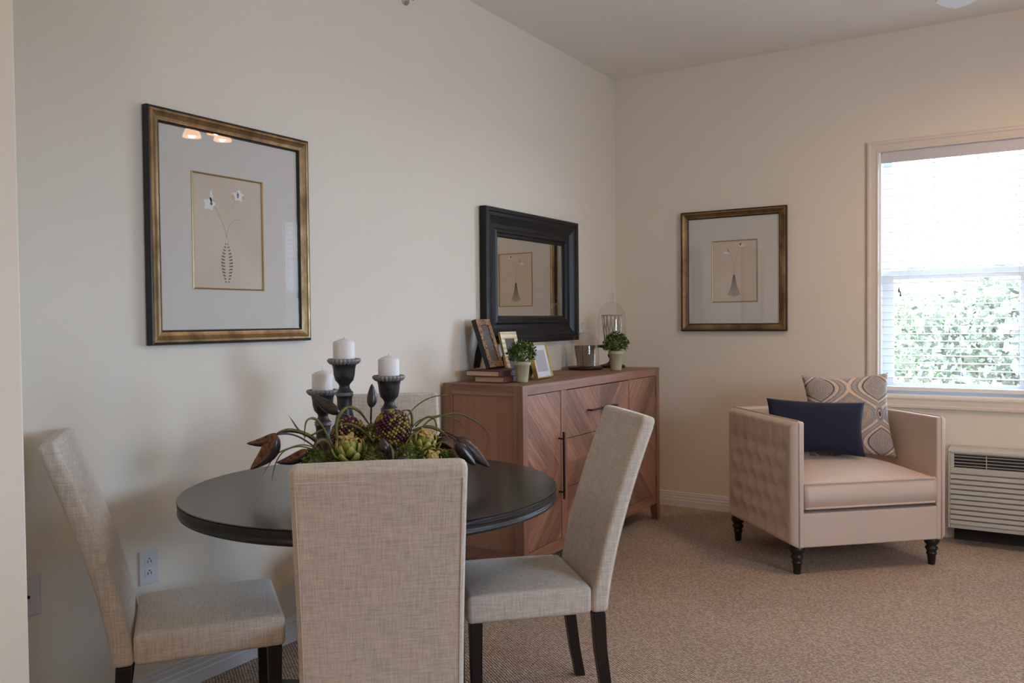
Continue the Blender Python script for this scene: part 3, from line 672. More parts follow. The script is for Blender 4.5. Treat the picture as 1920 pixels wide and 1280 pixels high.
# ------------------------------------------------------------------ dining table
TX, TY, TR, TZ = 0.759, -3.434, 0.581, 0.7636
tb = thing('dining_table', 'round black dining table with a thick distressed edge between four upholstered chairs', 'table', (TX, TY, 0))
bm = LA([(0, TZ-0.003), (0, TZ), (TR-0.004, TZ), (TR-0.001, TZ-0.002)], 128)
top = obj('tabletop', LA([(0, TZ-0.004), (TR-0.002, TZ-0.004), (TR-0.001, TZ-0.0015), (TR-0.004, TZ), (0, TZ)], 128), m_table, tb)
bm.free()
obj('edge_band', LA([(0, TZ-0.046), (TR-0.012, TZ-0.046), (TR-0.003, TZ-0.042), (TR-0.001, TZ-0.036), (TR-0.0035, TZ-0.026), (TR-0.001, TZ-0.016), (TR, TZ-0.004), (TR-0.002, TZ-0.0042), (0, TZ-0.0042)], 128), m_tedge, tb, smooth=False)
obj('apron', LA([(0, TZ-0.10), (0.30, TZ-0.10), (0.31, TZ-0.046), (0, TZ-0.046)], 64), m_espresso, tb, smooth=False)
obj('pedestal', LA([(0, 0.075), (0.085, 0.075), (0.088, 0.12), (0.070, 0.15), (0.052, 0.22), (0.060, 0.34), (0.075, 0.44), (0.060, 0.54), (0.055, 0.60), (0.12, TZ-0.10), (0, TZ-0.10)], 48), m_espresso, tb, smooth=True)
for k in range(4):
    a = k*pi/2+radians(4); bm = bmesh.new()
    secs = [(0.05, 0.030, 0.13), (0.16, 0.028, 0.10), (0.30, 0.012, 0.070), (0.40, 0.0, 0.052), (0.43, 0.0, 0.046)]
    L = []
    for r_, z0, z1 in secs:
        L.append([bm.verts.new((r_*cos(a)-s*0.035*sin(a), r_*sin(a)+s*0.035*cos(a), z)) for s, z in ((-1, z0), (1, z0), (1, z1), (-1, z1))])
    for p, q in zip(L, L[1:]):
        for i in range(4): bm.faces.new((p[i], p[(i+1) % 4], q[(i+1) % 4], q[i]))
    bm.faces.new(L[0]); bm.faces.new(L[-1]); obj('foot', bm, m_espresso, tb, bevel=0.004)

# ------------------------------------------------------------------ dining chairs (local +x = facing direction)
CW, CT, CD, CZB, CZS, CZT, CRK = 0.39, 0.056, 0.452, 0.349, 0.443, 0.962, 0.170
def rake(z): return CRK*max(0, (z-CZB)/(CZT-CZB))**1.45
def make_chair(label):
    r = thing('dining_chair', label, 'chair', (0, 0, 0))
    bm = bmesh.new(); n = 18; hw = CW/2; rows = []
    for i in range(n+1):
        z = CZB+(CZT-CZB)*i/n; x = -rake(z); th = CT*(1.0-0.10*i/n); zz = z
        rows.append([bm.verts.new((x-0.004, -hw, zz)), bm.verts.new((x+th-0.004, -hw, zz+(-0.0 if i < n else 0.012))), bm.verts.new((x+th+0.002, 0, zz+(0 if i < n else 0.013))), bm.verts.new((x+th-0.004, hw, zz+(0 if i < n else 0.012))), bm.verts.new((x-0.004, hw, zz)), bm.verts.new((x-0.006, 0, zz+(0 if i < n else 0.002)))])
    for p, q in zip(rows, rows[1:]):
        for k in range(6): bm.faces.new((p[k], p[(k+1) % 6], q[(k+1) % 6], q[k]))
    bm.faces.new(rows[0]); bm.faces.new(rows[-1])
    b = obj('backrest', bm, m_linen, r, bevel=0.017, seg=4)
    # welt seams on the rear panel
    pts = [(-rake(z)-0.0045, s*(hw-0.012), z) for s, z in [(-1, CZB+(CZT-0.03-CZB)*i/12) for i in range(13)]] + [(-rake(z)-0.0045, hw-0.012, z) for z in [CZT-0.03-(CZT-0.03-CZB)*i/12 for i in range(13)]]
    obj('seam', T(pts, 0.0013, 5), m_linen_seam, b)
    bm = bmesh.new(); nx, ny = 12, 10; g = {}
    x0, x1 = CT-0.006, CD
    for i in range(nx+1):
        for j in range(ny+1):
            u, v = i/nx*2-1, j/ny*2-1; f = (1-u**4)*(1-v**4)
            g[i, j] = bm.verts.new((x0+(x1-x0)*i/nx, (hw+0.004*i/nx)*v, CZS-0.006+0.016*f))
    lo = {}
    for i in range(nx+1):
        for j in range(ny+1):
            if i in (0, nx) or j in (0, ny): lo[i, j] = bm.verts.new((g[i, j].co.x, g[i, j].co.y, CZB))
    for i in range(nx):
        for j in range(ny): bm.faces.new((g[i, j], g[i+1, j], g[i+1, j+1], g[i, j+1]))
    ring = [(i, 0) for i in range(nx)]+[(nx, j) for j in range(ny)]+[(i, ny) for i in range(nx, 0, -1)]+[(0, j) for j in range(ny, 0, -1)]
    for k in range(len(ring)):
        p, q = ring[k], ring[(k+1) % len(ring)]; bm.faces.new((g[p], g[q], lo[q], lo[p]))
    bm.faces.new([lo[p] for p in ring])
    obj('seat', bm, m_linen, r, bevel=0.016, seg=4)
    for sx in (0, 1):
        for sy in (-1, 1):
            bm = bmesh.new(); cy = sy*(hw-0.024)
            if sx: cx, bx, a, b2 = CD-0.030, CD-0.034, 0.020, 0.014
            else: cx, bx, a, b2 = 0.025, -0.018, 0.020, 0.0165
            L = []
            for f in (0, .35, .7, 1):
                z = CZB*(1-f); x = cx+(bx-cx)*f**1.7; h = a+(b2-a)*f
                L.append([bm.verts.new((x+p*h, cy+q*h, z)) for p, q in ((-1, -1), (1, -1), (1, 1), (-1, 1))])
            for p, q in zip(L, L[1:]):
                for i in range(4): bm.faces.new((p[i], p[(i+1) % 4], q[(i+1) % 4], q[i]))
            bm.faces.new(L[0]); bm.faces.new(L[-1]); obj('leg', bm, m_espresso, r, bevel=0.002)
    return r
ch = make_chair('beige linen dining chair seen from behind, nearest to the viewer')
G = 'dining chairs around the round table'; ch['group'] = G
ch.location = (1.2145, -3.9233, 0); ch.rotation_euler = (0, 0, 2.2869)
dup(ch, (1.2506, -2.9076, 0), 3.9213, 'beige linen dining chair in side view, between the table and the sideboard', G)
dup(ch, (0.2816, -4.0083, 0), 0.9395, 'beige linen dining chair at the far left beside the wall socket', G)
dup(ch, (0.268, -2.742, 0), radians(-47), 'beige linen dining chair behind the table, only its back visible beside the candlesticks', G)

# ------------------------------------------------------------------ candlesticks
def candlestick(label, x, y, ztop, clabel, ch_):
    base = 0.7645; h = ztop-base
    r = thing('candlestick', label, 'candlestick', (x, y, base), 0, 'turned pewter candlesticks on the table')
    cupz = lambda d: h-d
    up_ = [(0.0, cupz(0.012)), (0.044, cupz(0.012)), (0.046, cupz(0.002)), (0.050, cupz(0.0)), (0.047, cupz(0.018)), (0.041, cupz(0.022)), (0.038, cupz(0.034)), (0.036, cupz(0.055)), (0.031, cupz(0.075)), (0.021, cupz(0.086)), (0.0175, cupz(0.094)), (0.019, cupz(0.102)), (0.025, cupz(0.112)), (0.030, cupz(0.116)), (0.030, cupz(0.119)), (0.027, cupz(0.121)), (0.030, cupz(0.124)), (0.030, cupz(0.127)), (0.027, cupz(0.131)), (0.0255, cupz(0.142)), (0.0255, cupz(0.175))]
    rest = h-0.175; fl = [(0.033, cupz(0.175+rest*0.18)), (0.043, cupz(0.175+rest*0.42)), (0.047, cupz(0.175+rest*0.55)), (0.050, cupz(0.175+rest*0.58)), (0.044, cupz(0.175+rest*0.66)), (0.046, 0.030), (0.058, 0.018), (0.062, 0.008), (0.062, 0.0), (0, 0)]
    obj('holder', LA(up_+fl, 48), m_pew, r, smooth=True)
    obj('beaded_rim', LA([(0.046, cupz(0.0015)), (0.051, cupz(-0.0005)), (0.0555, cupz(0.004)), (0.0545, cupz(0.010)), (0.049, cupz(0.0165)), (0.046, cupz(0.019))], 144, rf=lambda a, z: 1+0.045*cos(24*a)), m_pewlight, r, smooth=True)
    obj('collar_ring', LA([(0.0285, cupz(0.1155)), (0.0312, cupz(0.1175)), (0.0285, cupz(0.1195)), (0.0285, cupz(0.1235)), (0.0312, cupz(0.1255)), (0.0285, cupz(0.1275))], 48), m_pewlight, r, smooth=True)
    c = thing('pillar_candle', clabel, 'candle', (x, y, base+h-0.0115), 0, 'white pillar candles')
    obj('wax', LA([(0, 0), (0.0365, 0), (0.0372, 0.003), (0.0372, ch_), (0.034, ch_+0.004), (0.012, ch_+0.013), (0.004, ch_+0.014), (0, ch_+0.012)], 48), m_wax, c, smooth=True)
    obj('wick', T([(0, 0, ch_+0.011), (0.001, 0, ch_+0.020)], 0.0009, 5), m_wick, c)
candlestick('tallest dark turned candlestick, in the middle of the three', 0.5139, -3.2992, 1.154, 'white pillar candle on the tallest candlestick', 0.066)
candlestick('shortest dark turned candlestick, at the left of the three', 0.362, -3.251, 1.038, 'white pillar candle on the shortest candlestick at the left', 0.066)
candlestick('middle height dark turned candlestick, at the right of the three', 0.6123, -3.1803, 1.092, 'white pillar candle on the right hand candlestick', 0.066)

# ------------------------------------------------------------------ centrepiece
BLADES = [
    ([(-0.101, 0, 0.082), (-0.115, 0, 0.183), (-0.101, 0, 0.226), (-0.08, 0.02, 0.244), (-0.048, 0.03, 0.231), (-0.024, 0.04, 0.196), (-0.012, 0.04, 0.175)], 0.01),
    ([(-0.152, 0, 0.099), (-0.169, 0, 0.136), (-0.211, 0, 0.163), (-0.252, -0.02, 0.179), (-0.276, -0.04, 0.178), (-0.294, -0.05, 0.17)], 0.009),
    ([(-0.127, 0, 0.099), (-0.144, 0, 0.158), (-0.169, 0, 0.2), (-0.189, 0, 0.212), (-0.203, -0.02, 0.206), (-0.207, -0.03, 0.179), (-0.209, -0.03, 0.134)], 0.007),
    ([(-0.211, 0.0, 0.153), (-0.237, 0.0, 0.18), (-0.25, 0, 0.2), (-0.26, -0.02, 0.225)], 0.005),
    ([(-0.114, -0.02, 0.085), (-0.132, -0.03, 0.134), (-0.152, -0.04, 0.149), (-0.168, -0.06, 0.135), (-0.177, -0.08, 0.087)], 0.012),
    ([(-0.164, -0.02, 0.119), (-0.21, -0.04, 0.134), (-0.246, -0.06, 0.128), (-0.282, -0.08, 0.112), (-0.301, -0.1, 0.082), (-0.313, -0.12, 0.055)], 0.004),
    ([(-0.181, -0.02, 0.116), (-0.223, -0.04, 0.129), (-0.265, -0.05, 0.118), (-0.282, -0.08, 0.092), (-0.288, -0.1, 0.058), (-0.288, -0.12, 0.029)], 0.004),
    ([(-0.126, 0.02, 0.181), (-0.088, 0.02, 0.191), (-0.047, 0, 0.183), (-0.013, -0.02, 0.161), (0.012, -0.04, 0.135)], 0.007),
    ([(0.032, -0.02, 0.161), (0.045, -0.02, 0.186), (0.07, -0.02, 0.211), (0.093, 0, 0.231), (0.113, 0.02, 0.235)], 0.008),
    ([(0.092, 0.03, 0.18), (0.11, 0.04, 0.216), (0.137, 0.06, 0.245), (0.178, 0.08, 0.267), (0.229, 0.1, 0.273), (0.277, 0.12, 0.267), (0.306, 0.13, 0.263)], 0.0035),
    ([(0.124, 0.02, 0.178), (0.123, 0.02, 0.215), (0.116, 0.02, 0.23), (0.106, 0.02, 0.232)], 0.008),
    ([(0.113, 0.04, 0.17), (0.147, 0.05, 0.198), (0.189, 0.06, 0.207), (0.222, 0.08, 0.208), (0.265, 0.08, 0.191), (0.288, 0.08, 0.165), (0.298, 0.08, 0.135)], 0.004),
    ([(0.148, 0.04, 0.17), (0.178, 0.05, 0.198), (0.223, 0.06, 0.212), (0.266, 0.07, 0.215), (0.309, 0.08, 0.196), (0.349, 0.08, 0.168), (0.373, 0.07, 0.14), (0.384, 0.07, 0.119)], 0.0055),
    ([(0.127, 0.0, 0.17), (0.169, 0, 0.182), (0.206, 0, 0.173), (0.234, -0.01, 0.154), (0.243, -0.02, 0.127)], 0.009),
    ([(0.146, -0.02, 0.144), (0.172, -0.03, 0.137), (0.193, -0.04, 0.114), (0.207, -0.05, 0.094)], 0.008),
    ([(0.105, -0.03, 0.129), (0.129, -0.02, 0.161), (0.152, 0, 0.173)], 0.006),
    ([(0.191, -0.02, 0.122), (0.221, -0.02, 0.136), (0.247, -0.03, 0.124), (0.27, -0.04, 0.102)], 0.006),
    ([(0.078, -0.1, 0.066), (0.075, -0.09, 0.113), (0.064, -0.07, 0.135), (0.056, -0.06, 0.141)], 0.008),
    ([(0.131, 0.04, 0.178), (0.164, 0.05, 0.205), (0.19, 0.05, 0.201), (0.199, 0.04, 0.178), (0.199, 0.04, 0.153)], 0.006),
    ([(-0.194, 0, 0.158), (-0.161, 0, 0.175), (-0.129, 0.01, 0.191)], 0.006),
]
PODS = [
    ((-0.275, -0.1, 0.176), (-0.351, -0.12, 0.073), 0.035, 1, [(-0.275, -0.1, 0.176), (-0.243, -0.07, 0.172), (-0.21, -0.04, 0.152), (-0.167, -0.01, 0.109)]),
    ((-0.297, -0.02, 0.166), (-0.386, -0.04, 0.14), 0.02, 1, [(-0.297, -0.02, 0.166), (-0.265, 0.01, 0.169), (-0.221, 0.04, 0.153), (-0.176, 0.07, 0.105)]),
    ((-0.188, -0.08, 0.125), (-0.278, -0.1, 0.089), 0.022, 1, [(-0.188, -0.08, 0.125), (-0.174, -0.05, 0.115), (-0.156, -0.02, 0.094)]),
    ((-0.121, 0.08, 0.217), (-0.208, 0.08, 0.281), 0.024, 0, [(-0.125, 0.08, 0.219), (-0.097, 0.11, 0.205), (-0.068, 0.14, 0.171), (-0.046, 0.17, 0.148)]),
    ((-0.003, 0.0, 0.243), (0.0, 0.0, 0.319), 0.02, 0, [(-0.003, 0.0, 0.243), (-0.01, 0.03, 0.205), (-0.015, 0.06, 0.173)]),
    ((0.268, -0.02, 0.152), (0.369, -0.02, 0.055), 0.03, 0, [(0.268, -0.02, 0.149), (0.244, 0.01, 0.157), (0.216, 0.04, 0.158), (0.188, 0.07, 0.123)]),
    ((0.266, -0.03, 0.137), (0.327, -0.03, 0.062), 0.028, 0, [(0.269, -0.03, 0.137), (0.237, 0.0, 0.153), (0.204, 0.03, 0.146), (0.172, 0.06, 0.116)]),
    ((0.201, 0.02, 0.138), (0.252, 0.02, 0.109), 0.022, 0, [(0.201, 0.02, 0.138), (0.185, 0.05, 0.117), (0.161, 0.08, 0.086)]),
    ((0.052, -0.1, 0.115), (0.046, -0.1, 0.163), 0.022, 0, [(0.052, -0.1, 0.115), (0.051, -0.07, 0.077)]),
    ((0.09, -0.1, 0.085), (0.122, -0.1, 0.102), 0.02, 0, [(0.09, -0.1, 0.085), (0.069, -0.07, 0.061)]),
]


def grad(name, a, b, axis_scale=6):
    m = mat(name, a, 0.5); t = NT(m); t.col(t.ramp(t.noise(9, detail=2), [(0.35, a), (0.68, b)])); return m
m_blade = grad('grass_olive', (0.11, 0.12, 0.028), (0.24, 0.225, 0.07)); m_tip = grad('grass_brown_tip', (0.13, 0.045, 0.015), (0.18, 0.10, 0.03))
m_pod = mat('pod_dark', (0.035, 0.022, 0.024), 0.3); t = NT(m_pod); g = t.noise(25, detail=4); t.col(t.ramp(g, [(0.35, (0.018, 0.012, 0.014)), (0.7, (0.07, 0.045, 0.042))])); t.bump(g, 0.25, 0.002)
m_rust = mat('pod_rust_inside', (0.17, 0.05, 0.02), 0.7); t = NT(m_rust); g = t.noise(70, detail=4); t.col(t.ramp(g, [(0.35, (0.04, 0.012, 0.008)), (0.6, (0.26, 0.085, 0.03))])); t.bump(g, 0.6, 0.003)
m_moss = leafmat('moss_green', (0.10, 0.145, 0.025), (0.30, 0.33, 0.09))
m_art = mat('artichoke', (0.2, 0.25, 0.05), 0.45)
t = NT(m_art); at_ = t.n('ShaderNodeAttribute', attribute_name='tipness'); t.col(t.ramp(at_.outputs['Fac'], [(0.0, (0.13, 0.21, 0.04)), (0.6, (0.30, 0.33, 0.07)), (0.95, (0.62, 0.40, 0.13)), (1.0, (0.40, 0.20, 0.10))]))
m_bery = mat('berry_yellow', (0.33, 0.26, 0.05), 0.45); m_berp = mat('berry_plum', (0.085, 0.018, 0.035), 0.4); m_berc = mat('berry_core', (0.05, 0.02, 0.02), 0.8)
ar = thing('floral_arrangement', 'centrepiece of artichokes, seed pods, berries and arching grass on the round table', 'centrepiece', (TX, TY, TZ+0.001), YAW)
obj('bowl', LA([(0, 0), (0.11, 0), (0.15, 0.02), (0.165, 0.045), (0.155, 0.045), (0.13, 0.03), (0, 0.03)], 48), m_espresso, ar, smooth=True)
def blade(pts, wd, i):
    P = bez(pts, 6); n = len(P); bm = bmesh.new(); L = []
    for k, p in enumerate(P):
        f = k/(n-1); wv = wd*0.62*(0.75+0.5*f if f < 0.3 else (0.9*(1-((f-0.3)/0.7)**2.2)+0.06))
        tn = (P[min(k+1, n-1)]-P[max(k-1, 0)]).normalized(); ref = Vector((0.25*sin(i*1.7), -1, 0.35)); s = tn.cross(ref).normalized(); nn = s.cross(tn)
        L.append([bm.verts.new(p-s*wv), bm.verts.new(p+nn*wv*0.35), bm.verts.new(p+s*wv), bm.verts.new(p+nn*(wv*0.35-0.0008))])
    for k in range(n-1):
        for q in range(4): bm.faces.new((L[k][q], L[k][(q+1) % 4], L[k+1][(q+1) % 4], L[k+1][q])).material_index = 1 if k > (n-1)*0.66 else 0
    bm.faces.new(L[0]); bm.faces.new(L[-1])
    obj('grass_blade', bm, (m_blade, m_tip), ar, smooth=True)
for i, (p, wd) in enumerate(BLADES): blade(p, wd, i)
def pod(b_, t_, r, opn, st):
    b_, t_ = Vector(b_), Vector(t_); ax = t_-b_; L = ax.length; ax.normalize()
    ref = Vector((0, -0.55, 0.9)) if opn else Vector((0, -1, 0.5)); side = ax.cross(ref).normalized(); nn = side.cross(ax)
    bm = bmesh.new(); n, m = 18, 20; rings = []
    for i in range(n+1):
        f = i/n; w_ = r*(sin(pi*min(1, f**0.8))**0.75)*(1-0.25*f)+0.0012; c = b_+ax*L*f+nn*(-0.12*L*sin(pi*f))
        ring = []
        for k in range(m):
            a = 2*pi*k/m; cx_, sy_ = cos(a), sin(a)
            d = 0.92*w_
            # open pods: flattened, sunken slit facing the viewer
            if opn and sy_ > 0.55: d2 = d*(0.80-0.55*(sy_-0.55)/0.45*sin(pi*f)**0.6)
            else: d2 = d*(1+0.05*sin(5*a+f*3))
            ring.append(bm.verts.new(c+side*cx_*w_*0.85+nn*sy_*d2))
        rings.append(ring)
    for i in range(n):
        for k in range(m):
            fc = bm.faces.new((rings[i][k], rings[i][(k+1) % m], rings[i+1][(k+1) % m], rings[i+1][k])); a = 2*pi*(k+.5)/m
            fc.material_index = 1 if (opn and sin(a) > 0.62) else 0
    bm.faces.new(rings[0]); bm.faces.new(rings[-1])
    o = obj('seed_pod', bm, (m_pod, m_rust), ar, smooth=True)
    P = bez([Vector(s) for s in st]+[Vector((st[-1][0]*0.6, st[-1][1]*0.5, 0.035))], 5); obj('pod_stem', T(P, [0.0022+0.0010*(1-abs(k/(len(P)-1)-0.0)) for k in range(len(P))], 7), m_pod, o, smooth=True)
for a in PODS: pod(*a)
def artichoke(c, R, tilt, az, seed):
    rnd = random.Random(seed); bm = bmesh.new(); lay = bm.verts.layers.float.new('tipness')
    def petal(az_, el, r0, L, W):
        out = Vector((cos(az_), sin(az_), 0)); s = Vector((-sin(az_), cos(az_), 0)); N = 6; rows = []
        for i in range(N+1):
            f = i/N; ang = el*(1-f)+(el+1.05)*f if el < 1.2 else el+0.5*f
            prog = L*f; q = out*(r0*cos(el*0.4)+prog*cos(el+0.9*f))*1.0+Vector((0, 0, 1))*(prog*sin(el+0.9*f)-R*0.35+el*R*0.35)
            wv = W*sin(pi*min(1, 0.12+0.83*f))**0.8*(1-0.25*f)
            for_ = [q-s*wv-out*wv*0.35, q-s*wv*0.5, q+out*wv*0.12, q+s*wv*0.5, q+s*wv-out*wv*0.35]
            row = [bm.verts.new(v) for v in for_]
            for v in row: v[lay] = f**1.6
            rows.append(row)
        for a_, b_ in zip(rows, rows[1:]):
            for k in range(4): bm.faces.new((a_[k], a_[k+1], b_[k+1], b_[k]))
    for el, n, r0, L, W in ((0.1, 7, .55, .80, .36), (0.45, 7, .45, .85, .36), (0.8, 6, .36, .95, .36), (1.15, 5, .26, 1.0, .34), (1.45, 4, .14, 1.02, .28)):
        o_ = rnd.random()*6
        for k in range(n): petal(o_+2*pi*k/n+rnd.uniform(-.1, .1), el, R*r0, R*L, R*W)
    lathe(bm, [(0, -R*.4), (R*.5, -R*.25), (R*.55, R*.1), (R*.3, R*.55), (0, R*.8)], 16)
    bm.transform(Matrix.Translation(c) @ Matrix.Rotation(az, 4, 'Z') @ Matrix.Rotation(tilt, 4, 'X'))
    o = obj('artichoke', bm, m_art, ar, smooth=True); sm = o.modifiers.new('thick', 'SOLIDIFY'); sm.thickness = 0.0022
artichoke((-0.063, -0.050, 0.115), 0.056, radians(22), 0, 1)
artichoke((0.165, 0.0, 0.128), 0.050, radians(30), 0.5, 2)
artichoke((0.190, -0.045, 0.090), 0.040, radians(70), 0.3, 3)
def berries(c, R, n, seed):
    rnd = random.Random(seed); bm = bmesh.new()
    lathe(bm, [(0, -R*.9), (R*.6, -R*.65), (R*.9, 0), (R*.6, R*.65), (0, R*.9)], 16, c, mi=2)
    for i in range(n):
        z = 1-2*(i+.5)/n; a = i*2.39996; q = sqrt(1-z*z); p = Vector(c)+Vector((q*cos(a), q*sin(a), z))*R*(0.96+0.06*rnd.random())
        ret = bmesh.ops.create_icosphere(bm, subdivisions=1, radius=R*0.095*(0.8+.4*rnd.random()), matrix=Matrix.Translation(p)); mi = 0 if rnd.random() < 0.5 else 1
        for v in ret['verts']:
            for f in v.link_faces: f.material_index = mi
    obj('berry_ball', bm, (m_bery, m_berp, m_berc), ar, smooth=True)
berries((0.061, 0.020, 0.176), 0.058, 380, 1)
berries((-0.086, 0.060, 0.150), 0.056, 360, 2)
def moss(c, R, seed, n=700):
    rnd = random.Random(seed); bm = bmesh.new(); leafball(bm, c, R, n, 0.010, rnd, 0.85); bmesh.ops.create_icosphere(bm, subdivisions=2, radius=R*0.6, matrix=Matrix.Translation(c)); obj('moss_clump', bm, m_moss, ar)
for i, (c, R) in enumerate([((-0.175, -0.06, 0.085), 0.040), ((0.010, 0.02, 0.160), 0.036), ((0.120, -0.05, 0.095), 0.042), ((0.008, -0.06, 0.080), 0.045), ((0.225, -0.02, 0.080), 0.034), ((-0.02, 0.06, 0.11), 0.055), ((0.12, 0.06, 0.10), 0.055), ((-0.12, 0.0, 0.07), 0.055)]): moss(c, R, i)

# ------------------------------------------------------------------ armchair
AC = thing('armchair', 'cream armchair with button tufted outer sides, standing in front of the window', 'armchair', (1.575, -0.658, 0), -0.8199)
AW, AD, AH, AZB, AT = 0.873, 0.768, 0.769, 0.1395, 0.068
hw, hd = AW/2, AD/2; TH = 0.042      # TH: tufted padding thickness
def tuft_h(s, t, Ls, Lt, ox):
    a, b = 0.108, 0.098; best = 9e9; crease = 0
    tt = Lt-t                       # distance below the top edge
    row0 = 0.165
    r = (tt-row0)/b
    for k in (math.floor(r), math.floor(r)+1):
        if k < 0 or k > 4: continue
        off = 0 if k % 2 == 0 else a/2
        c = round((s-ox-off)/a); bx = ox+off+c*a; by = row0+k*b
        if bx < 0.05 or bx > Ls-0.09: continue
        d = sqrt((s-bx)**2+(tt-by)**2); best = min(best, d)
    f = 1-math.exp(-(best/0.034)**1.15)
    if tt < row0:                   # vertical pleats above the first row
        c = round((s-ox)/a); bx = ox+c*a
        if 0.05 <= bx <= Ls-0.09: f = min(f, 1-0.42*math.exp(-abs(s-bx)/0.009)*min(1, tt/0.06))
    elif tt < row0+4*b and 0.05 < s < Ls-0.09:
        p = ((s-ox)/a+(tt-row0)/(2*b)) ; q = ((s-ox)/a-(tt-row0)/(2*b))
        dp = min(abs(p-round(p)), abs(q-round(q)))*a*0.8
        f = min(f, 1-0.34*math.exp(-dp/0.008))
    e = min(s, Ls-s, t, Lt-t); f *= (1-max(0, 1-e/0.03)**2*0.9)
    return f
def tufted(name, p0, sdir, Ls, nrm, label=None):
    Lt = AH-AZB; ns, nt = 110, 90; bm = bmesh.new(); g = []
    p0, sdir, nrm = Vector(p0), Vector(sdir), Vector(nrm)
    for i in range(ns+1):
        row = []
        for j in range(nt+1):
            s, t = Ls*i/ns, Lt*j/nt
            row.append(bm.verts.new(p0+sdir*s+Vector((0, 0, t))+nrm*(TH*tuft_h(s, t, Ls, Lt, 0.075)-0.002)))
        g.append(row)
    for i in range(ns):
        for j in range(nt): bm.faces.new((g[i][j], g[i+1][j], g[i+1][j+1], g[i][j+1]))
    ring = [g[i][0] for i in range(ns+1)]+[g[ns][j] for j in range(1, nt+1)]+[g[i][nt] for i in range(ns-1, -1, -1)]+[g[0][j] for j in range(nt-1, 0, -1)]
    inner = [bm.verts.new(v.co-nrm*((v.co-p0).dot(nrm)+0.004)) for v in ring]
    for k in range(len(ring)): q = (k+1) % len(ring); bm.faces.new((ring[k], ring[q], inner[q], inner[k]))
    bm.faces.new(inner); obj(name, bm, m_arm, AC, smooth=True)
tufted('tufted_side', (-hd+TH, -hw+TH, AZB), (1, 0, 0), AD-TH, (0, -1, 0))
tufted('tufted_side', (-hd+TH, hw-TH, AZB), (1, 0, 0), AD-TH, (0, 1, 0))
tufted('tufted_back', (-hd+TH, -hw+TH, AZB), (0, 1, 0), AW-2*TH, (-1, 0, 0))
obj('arm', B((-hd+TH, hd, -hw+TH-0.003, -hw+AT, AZB, AH-0.002)), m_arm, AC, bevel=0.010, seg=3)
obj('arm', B((-hd+TH, hd, hw-AT, hw-TH+0.003, AZB, AH-0.002)), m_arm, AC, bevel=0.010, seg=3)
obj('back', B((-hd+TH-0.003, -hd+0.085, -hw+AT-0.006, hw-AT+0.006, AZB, AH-0.003)), m_arm, AC, bevel=0.010, seg=3)
obj('base', B((-hd+0.075, hd-0.004, -hw+AT-0.006, hw-AT+0.006, AZB+0.001, 0.312)), m_arm, AC, bevel=0.008, seg=3)
for s in (-1, 1):
    y1 = s*(hw-TH+0.001)
    obj('piping', T([(hd+0.001, y1, AZB+0.004), (hd+0.001, y1, AH-0.012), (hd-0.008, y1, AH+0.001), (-hd+0.04, y1, AH+0.001)], 0.0035, 7), m_arm, AC, smooth=True)
# seat cushion
bm = bmesh.new(); n = 26; cx0, cx1, cy_ = -hd+0.088, hd-0.002, hw-AT-0.003; Z0, Z1 = 0.315, 0.452; tp, bt = {}, {}
for i in range(n+1):
    for j in range(n+1):
        u, v = i/n*2-1, j/n*2-1; f = (max(0, 1-u**2)*max(0, 1-v**2))**0.5
        ff = (1-abs(u)**6)*(1-abs(v)**6)
        x, y = (cx0+cx1)/2+(cx1-cx0)/2*u*(1-0.015*(1-abs(v)**3)*0), cy_*v
        tp[i, j] = bm.verts.new((x, y, Z1+0.070*f*(0.6+0.4*ff)+0.004))
        bt[i, j] = bm.verts.new((x, y, Z0+0.022-0.020*ff))
for i in range(n):
    for j in range(n):
        bm.faces.new((tp[i, j], tp[i+1, j], tp[i+1, j+1], tp[i, j+1])); bm.faces.new((bt[i, j], bt[i, j+1], bt[i+1, j+1], bt[i+1, j]))
ring = [(i, 0) for i in range(n)]+[(n, j) for j in range(n)]+[(i, n) for i in range(n, 0, -1)]+[(0, j) for j in range(n, 0, -1)]
mid = [bm.verts.new((tp[p].co.x+(0.008 if p[0] == n else 0), tp[p].co.y, (Z0+Z1)/2)) for p in ring]
for k in range(len(ring)):
    q = (k+1) % len(ring); bm.faces.new((tp[ring[k]], tp[ring[q]], mid[q], mid[k])); bm.faces.new((mid[k], mid[q], bt[ring[q]], bt[ring[k]]))
cu = obj('seat_cushion', bm, m_arm, AC, smooth=True)
for zz in (Z1+0.005, Z0+0.020):
    obj('piping', T([(cx0, -cy_, zz), (cx1-0.012, -cy_, zz), (cx1, -cy_+0.010, zz), (cx1, cy_-0.010, zz), (cx1-0.012, cy_, zz), (cx0, cy_, zz)], 0.0058, 7), m_arm, cu, smooth=True)
for x, y in ((hd-0.054, -hw+0.058), (hd-0.054, hw-0.058), (-hd+0.06, -hw+0.06), (-hd+0.06, hw-0.06)):
    obj('leg', LA([(0, 0), (0.0165, 0), (0.018, 0.006), (0.0215, 0.050), (0.026, 0.056), (0.026, 0.062), (0.022, 0.066), (0.026, 0.074), (0.032, 0.084), (0.030, 0.092), (0.022, 0.098), (0.030, 0.106), (0.038, 0.120), (0.038, 0.132), (0.033, 0.1415), (0, 0.1415)], 28, (x, y, 0)), m_black, AC, smooth=True)

